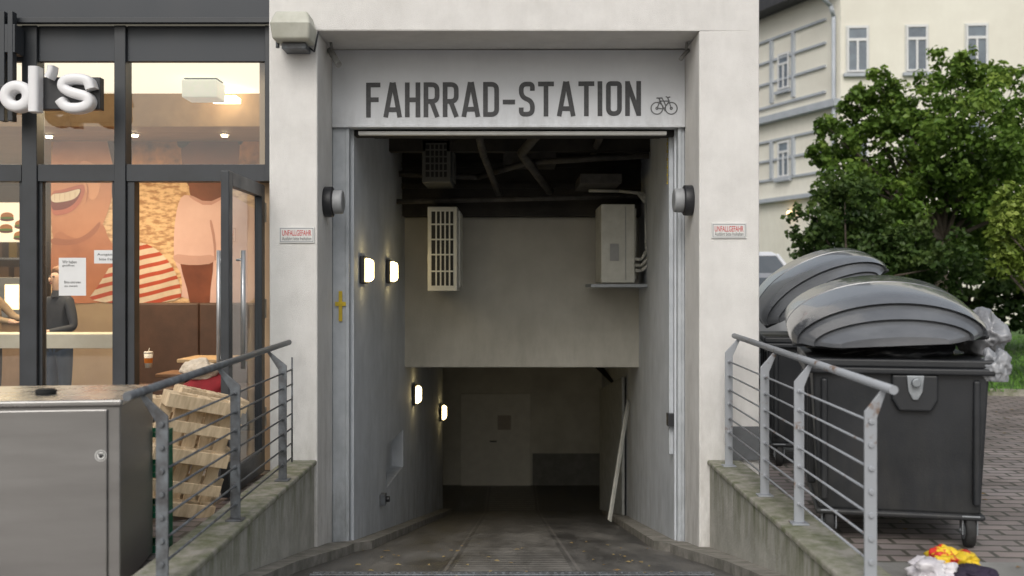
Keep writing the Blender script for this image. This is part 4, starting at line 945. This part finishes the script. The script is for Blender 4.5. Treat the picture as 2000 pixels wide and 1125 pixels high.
for z,hh,oo in((5.5,.18,.3),(9.2,.3,.35),(9.9,.1,.12),(13.0,.1,.1),(12.0,.1,.1),(11.0,.1,.1),(8.3,.1,.1),(7.4,.1,.1),(6.5,.1,.1)):
    course(.9 if oo<.2 else 0,Ls,z,z+hh,oo)
for s_ in(3.0,4.6): 
    course(s_,s_+.16,6.6,8.3,.14);course(s_,s_+.16,10.1,13.0,.14)
m=MB();obox(m,-.3,Ls+1,14.2,14.5,-.1,.9,B0,dirv,nrm);obox(m,-.2,Ls+1,14.5,16.2,-.1,.6,B0,dirv,nrm);build(m,'roof',mat('slate_roof',(.06,.06,.065),(.04,.04,.045)),ab,O)
m=MB();p=B0+nrm*.15+dirv*.25;m.tube([(p.x-1.2,p.y-.3,14.3),(p.x-.2,p.y-.2,13.4),(p.x,p.y,13.0),(p.x,p.y,0)],.09,8);build(m,'downpipe',TRIM,ab,O)
dv2=Vector((26,-2,0)).normalized();nv2=Vector((dv2.y,-dv2.x,0));
if nv2.y>0:nv2=-nv2
def win(base,dv,nv,s_,z0,w_,h_):
    m=MB();obox(m,s_-.06,s_+w_+.06,z0-.06,z0+h_+.06,.002,.05,base,dv,nv)
    wo=build(m,'window',mat('window_surround',(.68,.68,.64),(.62,.62,.58)),ab,O)
    m=MB();obox(m,s_,s_+w_,z0,z0+h_,.055,.07,base,dv,nv);build(m,'glass',WGL,wo,O)
    m=MB()
    for a,b,c,e in((0,.07,0,h_),(w_-.07,w_,0,h_),(w_/2-.04,w_/2+.04,0,h_*.7),(.07,w_-.07,h_-.07,h_),(.07,w_-.07,0,.07),(.07,w_-.07,h_*.68,h_*.74)):
        obox(m,s_+a,s_+b,z0+c,z0+e,.072,.11+(.004 if b-a>.5 else 0),base,dv,nv)
    build(m,'frame',WFR,wo,O)
    m=MB();obox(m,s_-.15,s_+w_+.15,z0-.2,z0-.07,.002,.2,base,dv,nv);build(m,'sill',TRIM,wo,O)
for fl_ in range(3):
    for i in range(7):
        win(B0,dv2,nv2,.25+i*2.42,10.6-fl_*4.0,.86,1.9)
for z in(6.6,10.6): win(B0,dirv,nrm,3.4,z,.8,1.6)
m=MB();p=B0+dirv*3.2+nrm*.2;m.sphere((p.x,p.y,4.9),.12,10);build(m,'facade_lamp',emis('facade_lamp_glow',(1,.65,.25),6),ab,O)
# ---------------------------------------------------------------- vehicles
def vehicle(loc,yaw,L_,W_,prof,gh,body,label,cat):
    r_=root('parked_'+cat,loc,label,cat,rot=(0,0,yaw));O0=(0,0,0)
    m=MB();n=len(prof);vs=[]
    for x,k_ in((-W_/2,.0),(-W_/2+.10,1),(W_/2-.10,1),(W_/2,.0)):
        for y,z in prof:
            cz=.6; s_=.94+.06*k_
            vs.append((x,y*s_,cz+(z-cz)*s_))
    fs=[tuple(range(n))]+[(k_*n+i,k_*n+(i+1)%n,(k_+1)*n+(i+1)%n,(k_+1)*n+i) for k_ in range(3) for i in range(n)]+[tuple(range(3*n,4*n))[::-1]]
    m.smooth=True;m.add(vs,fs);b=build(m,'body',body,r_,O0,bevel=.03,seg=3);
    g0,g1,g2,g3,zb,zt=gh
    m=MB();w0,w1=W_/2-.06,W_/2-.26
    m.add([(-w0,g0,zb),(w0,g0,zb),(w0,g3,zb),(-w0,g3,zb),(-w1,g1,zt),(w1,g1,zt),(w1,g2,zt),(-w1,g2,zt)],[(3,2,1,0),(4,5,6,7),(0,1,5,4),(1,2,6,5),(2,3,7,6),(3,0,4,7)])
    build(m,'window',mat('car_glass',(.10,.115,.13),(.14,.155,.17),scale=1,rough=.06,spec=.9),r_,O0,bevel=.02)
    m=MB();m.frustum((-w1-.05,w1+.05,g1-.05,g2+.06),(-w1+.1,w1-.1,g1+.14,g2-.1),zt-.03,zt+.08)
    for sx in(-1,1):
        for (ya,yb) in((g0,g1),(g3,g2)):
            m.cyl((sx*w0,ya,zb),(sx*w1,yb,zt),.05,8)
        ym=(g1+g2)/2;m.cyl((sx*(w0+.0),ym,zb),(sx*w1,ym,zt),.03,8)
    build(m,'roof',body,r_,O0,bevel=.02)
    yf=-L_/2
    for sx in(-1,1):
        m=MB();m.sphere((sx*(W_/2-.22),yf+.06,.78),.13,12,(1.3,.7,.6));build(m,'headlight',mat('headlight_glass',(.6,.6,.62),(.4,.4,.42),rough=.1),r_,O0)
        m=MB();m.sphere((sx*(W_/2+.07),g0+.45,zb+.08),.1,12,(1.1,.6,.8));build(m,'mirror',body,r_,O0)
        for yy in(yf+.85,L_/2-.85):
            m=MB();m.cyl((sx*(W_/2-.22),yy,.33),(sx*(W_/2-.0),yy,.33),.33,24);ty=build(m,'wheel',RUBBER,r_,O0,bevel=.03)
            m=MB();m.cyl((sx*(W_/2-.02),yy,.33),(sx*(W_/2+.01),yy,.33),.2,20);build(m,'rim',GALV,ty,O0)
    m=MB();m.box(-.5,.5,yf-.0,yf+.06,.55,.7).box(-.7,.7,yf-.01,yf+.05,.3,.42);build(m,'grille',BLK,r_,O0,bevel=.01)
    return r_
vehicle((4.55,17.5,.0),R_(10),4.5,1.85,[(-2.25,.3),(-2.28,.8),(-2.1,1.1),(-1.1,1.32),(2.0,1.34),(2.2,1.0),(2.25,.35)],(-1.2,-.5,1.5,2.1,1.3,1.72),mat('silver_car_paint',(.56,.57,.59),(.52,.53,.55),rough=.25,metal=.3,coat=.8),'silver grey car parked beyond the waste containers','car')
vehicle((6.1,28,.0),R_(4),5.2,2.0,[(-2.6,.35),(-2.62,.9),(-2.3,1.4),(-1.7,1.95),(2.55,2.0),(2.6,.4)],(-1.8,-1.3,2.3,2.55,1.93,2.42),mat('white_van_paint',(.84,.85,.88),(.8,.81,.84),rough=.3,coat=.6),'white van parked near the apartment building','van')
# ---------------------------------------------------------------- trees
def leafmat(name,c1,c2,c3):
    m=bpy.data.materials.new(name);m.use_nodes=True;nt=m.node_tree;N=nt.nodes;K=nt.links
    N.remove(N['Principled BSDF']);o=N['Material Output']
    a=N.new('ShaderNodeAttribute');a.attribute_name='tone'
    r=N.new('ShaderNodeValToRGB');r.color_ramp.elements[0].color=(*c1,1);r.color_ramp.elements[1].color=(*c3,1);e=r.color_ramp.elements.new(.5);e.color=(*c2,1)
    K.new(a.outputs['Fac'],r.inputs[0])
    d=N.new('ShaderNodeBsdfDiffuse');t_=N.new('ShaderNodeBsdfTranslucent');g_=N.new('ShaderNodeBsdfGlossy');g_.inputs['Roughness'].default_value=.45;g_.inputs[0].default_value=(.8,.85,.8,1)
    K.new(r.outputs[0],d.inputs[0]);K.new(r.outputs[0],t_.inputs[0])
    m1=N.new('ShaderNodeMixShader');m1.inputs[0].default_value=.3;K.new(d.outputs[0],m1.inputs[1]);K.new(t_.outputs[0],m1.inputs[2])
    m2=N.new('ShaderNodeMixShader');m2.inputs[0].default_value=.02;K.new(m1.outputs[0],m2.inputs[1]);K.new(g_.outputs[0],m2.inputs[2]);K.new(m2.outputs[0],o.inputs[0])
    return m
BARK=mat('bark',(.10,.08,.06),(.06,.05,.04),scale=8,rough=.95,bump=.6,bscale=20)
def tree(name,base,lobes,leaf,ls,dens,label,cat,seed):
    random.seed(seed);r_=root(name,base,label,cat);O=Vector(base)
    V=[];F=[];T=[]
    for (x,y,z,r) in lobes:
        c=Vector((x,y,z));nc=int(20+r*26);lt=random.gauss(0,.06)
        subs=[]
        for _ in range(nc):
            u=Vector((random.gauss(0,1),random.gauss(0,1),random.gauss(0,1))).normalized()
            subs.append((c+u*r*random.uniform(.5,1.0),r*random.uniform(.18,.34),random.gauss(0,.12)+lt,u))
        for q in subs:
            n=int(dens*(q[1]/ls)**2)+4
            for _ in range(n):
                u=Vector((random.gauss(0,1),random.gauss(0,1),random.gauss(0,1))).normalized()
                rad=q[1]*(random.random()**.45)*1.15
                p=q[0]+Vector((u.x,u.y,u.z*.75))*rad
                if p.z<.1: continue
                nr=(u*.6+Vector((random.gauss(0,.6),random.gauss(0,.6),random.gauss(.45,.5)))).normalized()
                a=nr.orthogonal().normalized();a=Matrix.Rotation(random.random()*6.28,3,nr)@a;b=nr.cross(a)
                s_=ls*random.uniform(.6,1.25);i=len(V)
                V+= [tuple(p-a*s_*.5-O),tuple(p+b*s_*.42-a*s_*.05+nr*s_*.1-O),tuple(p+a*s_*.6-nr*s_*.12-O),tuple(p-b*s_*.42-a*s_*.05+nr*s_*.1-O)]
                F.append((i,i+1,i+2,i+3))
                dd_=(p-c).length/r
                T.append(min(1,max(0,.45+q[2]+random.gauss(0,.11)+.3*(dd_-.8)+.18*q[3].z)))  # leaf tone carries painted shading: lighter lobe tops and rims, darker insides
    me=bpy.data.meshes.new('crown');me.from_pydata(V,[],F)
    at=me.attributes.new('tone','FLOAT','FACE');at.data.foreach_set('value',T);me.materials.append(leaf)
    ob=bpy.data.objects.new('crown',me);COL.objects.link(ob);ob.parent=r_
    m=MB();zt=max(l[2] for l in lobes)
    tb=Vector(base);mid=tb+Vector((random.uniform(-.2,.2),0,zt*.4));w0=.04+zt*.018
    m.cyl(tb,mid,w0,12,r1=w0*.7)
    for l in lobes:
        e=Vector(l[:3]);k_=mid*.6+tb*.4 if e.z<mid.z else mid
        j=k_.lerp(e,.5)+Vector((random.uniform(-.2,.2),random.uniform(-.2,.2),.15))
        m.cyl(k_,j,w0*.35,8,r1=w0*.2).cyl(j,e,w0*.2,8,r1=w0*.06)
    build(m,'trunk',BARK,r_,O)
    return len(F)
def lb(lst,d):
    out=[]
    random.seed(5)
    for px,py,rp in lst: 
        dd_=d+random.uniform(-1,1)*rp*d/2000*.8
        out.append((X(px,dd_),dd_,Z(py,dd_),rp*dd_/2000))
    return out
LG=leafmat('maple_leaves',(.04,.075,.014),(.115,.205,.032),(.27,.37,.07))
LD=leafmat('dark_leaves',(.018,.038,.010),(.055,.10,.024),(.13,.19,.05))
LY=leafmat('yellow_green_leaves',(.06,.10,.015),(.19,.27,.045),(.36,.44,.10))
n=0
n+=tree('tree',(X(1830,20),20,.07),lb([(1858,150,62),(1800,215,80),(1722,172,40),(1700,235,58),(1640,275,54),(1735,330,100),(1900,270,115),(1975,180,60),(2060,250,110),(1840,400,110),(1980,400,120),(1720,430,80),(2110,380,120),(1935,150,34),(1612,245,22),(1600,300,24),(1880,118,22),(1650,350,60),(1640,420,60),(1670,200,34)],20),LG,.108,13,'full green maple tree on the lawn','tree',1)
n+=tree('tree',(X(1670,17.5),17.5,.07),lb([(1595,430,56),(1650,395,66),(1580,480,30),(1630,500,56),(1700,470,80),(1770,500,80),(1680,560,56),(1850,520,70)],17.5),LD,.10,11,'dark green shrubby tree beside the parked car','tree',2)
n+=tree('bush',(X(2030,15.5),15.5,.07),lb([(1988,450,62),(2050,430,80),(1966,510,44),(2030,530,70),(1990,390,40),(2110,480,80),(1955,440,30)],15.5),LY,.09,12,'yellow green bush on the lawn','bush',3)
hl=[]
random.seed(9)
for px in range(1640,2300,60): hl.append((px,500+random.uniform(-30,20),75));hl.append((px+20,590,60))
n+=tree('hedge',(X(1900,24),24,.07),lb(hl,24),LD,.15,9,'dense dark green hedge behind the trees','hedge',4)
# ---------------------------------------------------------------- light
w=bpy.data.worlds.new('World');SC.world=w;w.use_nodes=True;nt=w.node_tree;bg=nt.nodes['Background']
sk=nt.nodes.new('ShaderNodeTexSky');sk.sky_type='NISHITA';sk.sun_disc=False;sk.sun_elevation=R_(42);sk.sun_rotation=R_(195);sk.air_density=1.5;sk.dust_density=4
hs=nt.nodes.new('ShaderNodeHueSaturation');hs.inputs['Saturation'].default_value=.4
nt.links.new(sk.outputs[0],hs.inputs['Color']);nt.links.new(hs.outputs[0],bg.inputs['Color']);bg.inputs['Strength'].default_value=.13
sl=bpy.data.lights.new('sun','SUN');sl.energy=.95;sl.angle=R_(30);sl.color=(1,.98,.95);so=bpy.data.objects.new('sun',sl);COL.objects.link(so);so.rotation_euler=(R_(50),0,R_(-15))
for (x,y,p,sz) in((-4.3,10.0,110,1.6),(-6.8,12.5,120,2.2)):
    al=bpy.data.lights.new('ceiling_light','AREA');al.energy=p;al.size=sz;al.color=(1,.77,.48);ao=bpy.data.objects.new('ceiling_light',al);COL.objects.link(ao);ao.location=(x,y,3.2)
# ---------------------------------------------------------------- camera
cd=bpy.data.cameras.new('camera');cd.lens=36;cd.sensor_width=36;cd.clip_end=1000;cd.dof.use_dof=True;cd.dof.focus_distance=8.6;cd.dof.aperture_fstop=1.6
co=bpy.data.objects.new('camera',cd);COL.objects.link(co);co.location=(0,0,EYE);co.rotation_euler=(R_(90),0,0);SC.camera=co
SC.view_settings.view_transform='Standard';SC.view_settings.look='None';SC.view_settings.exposure=0
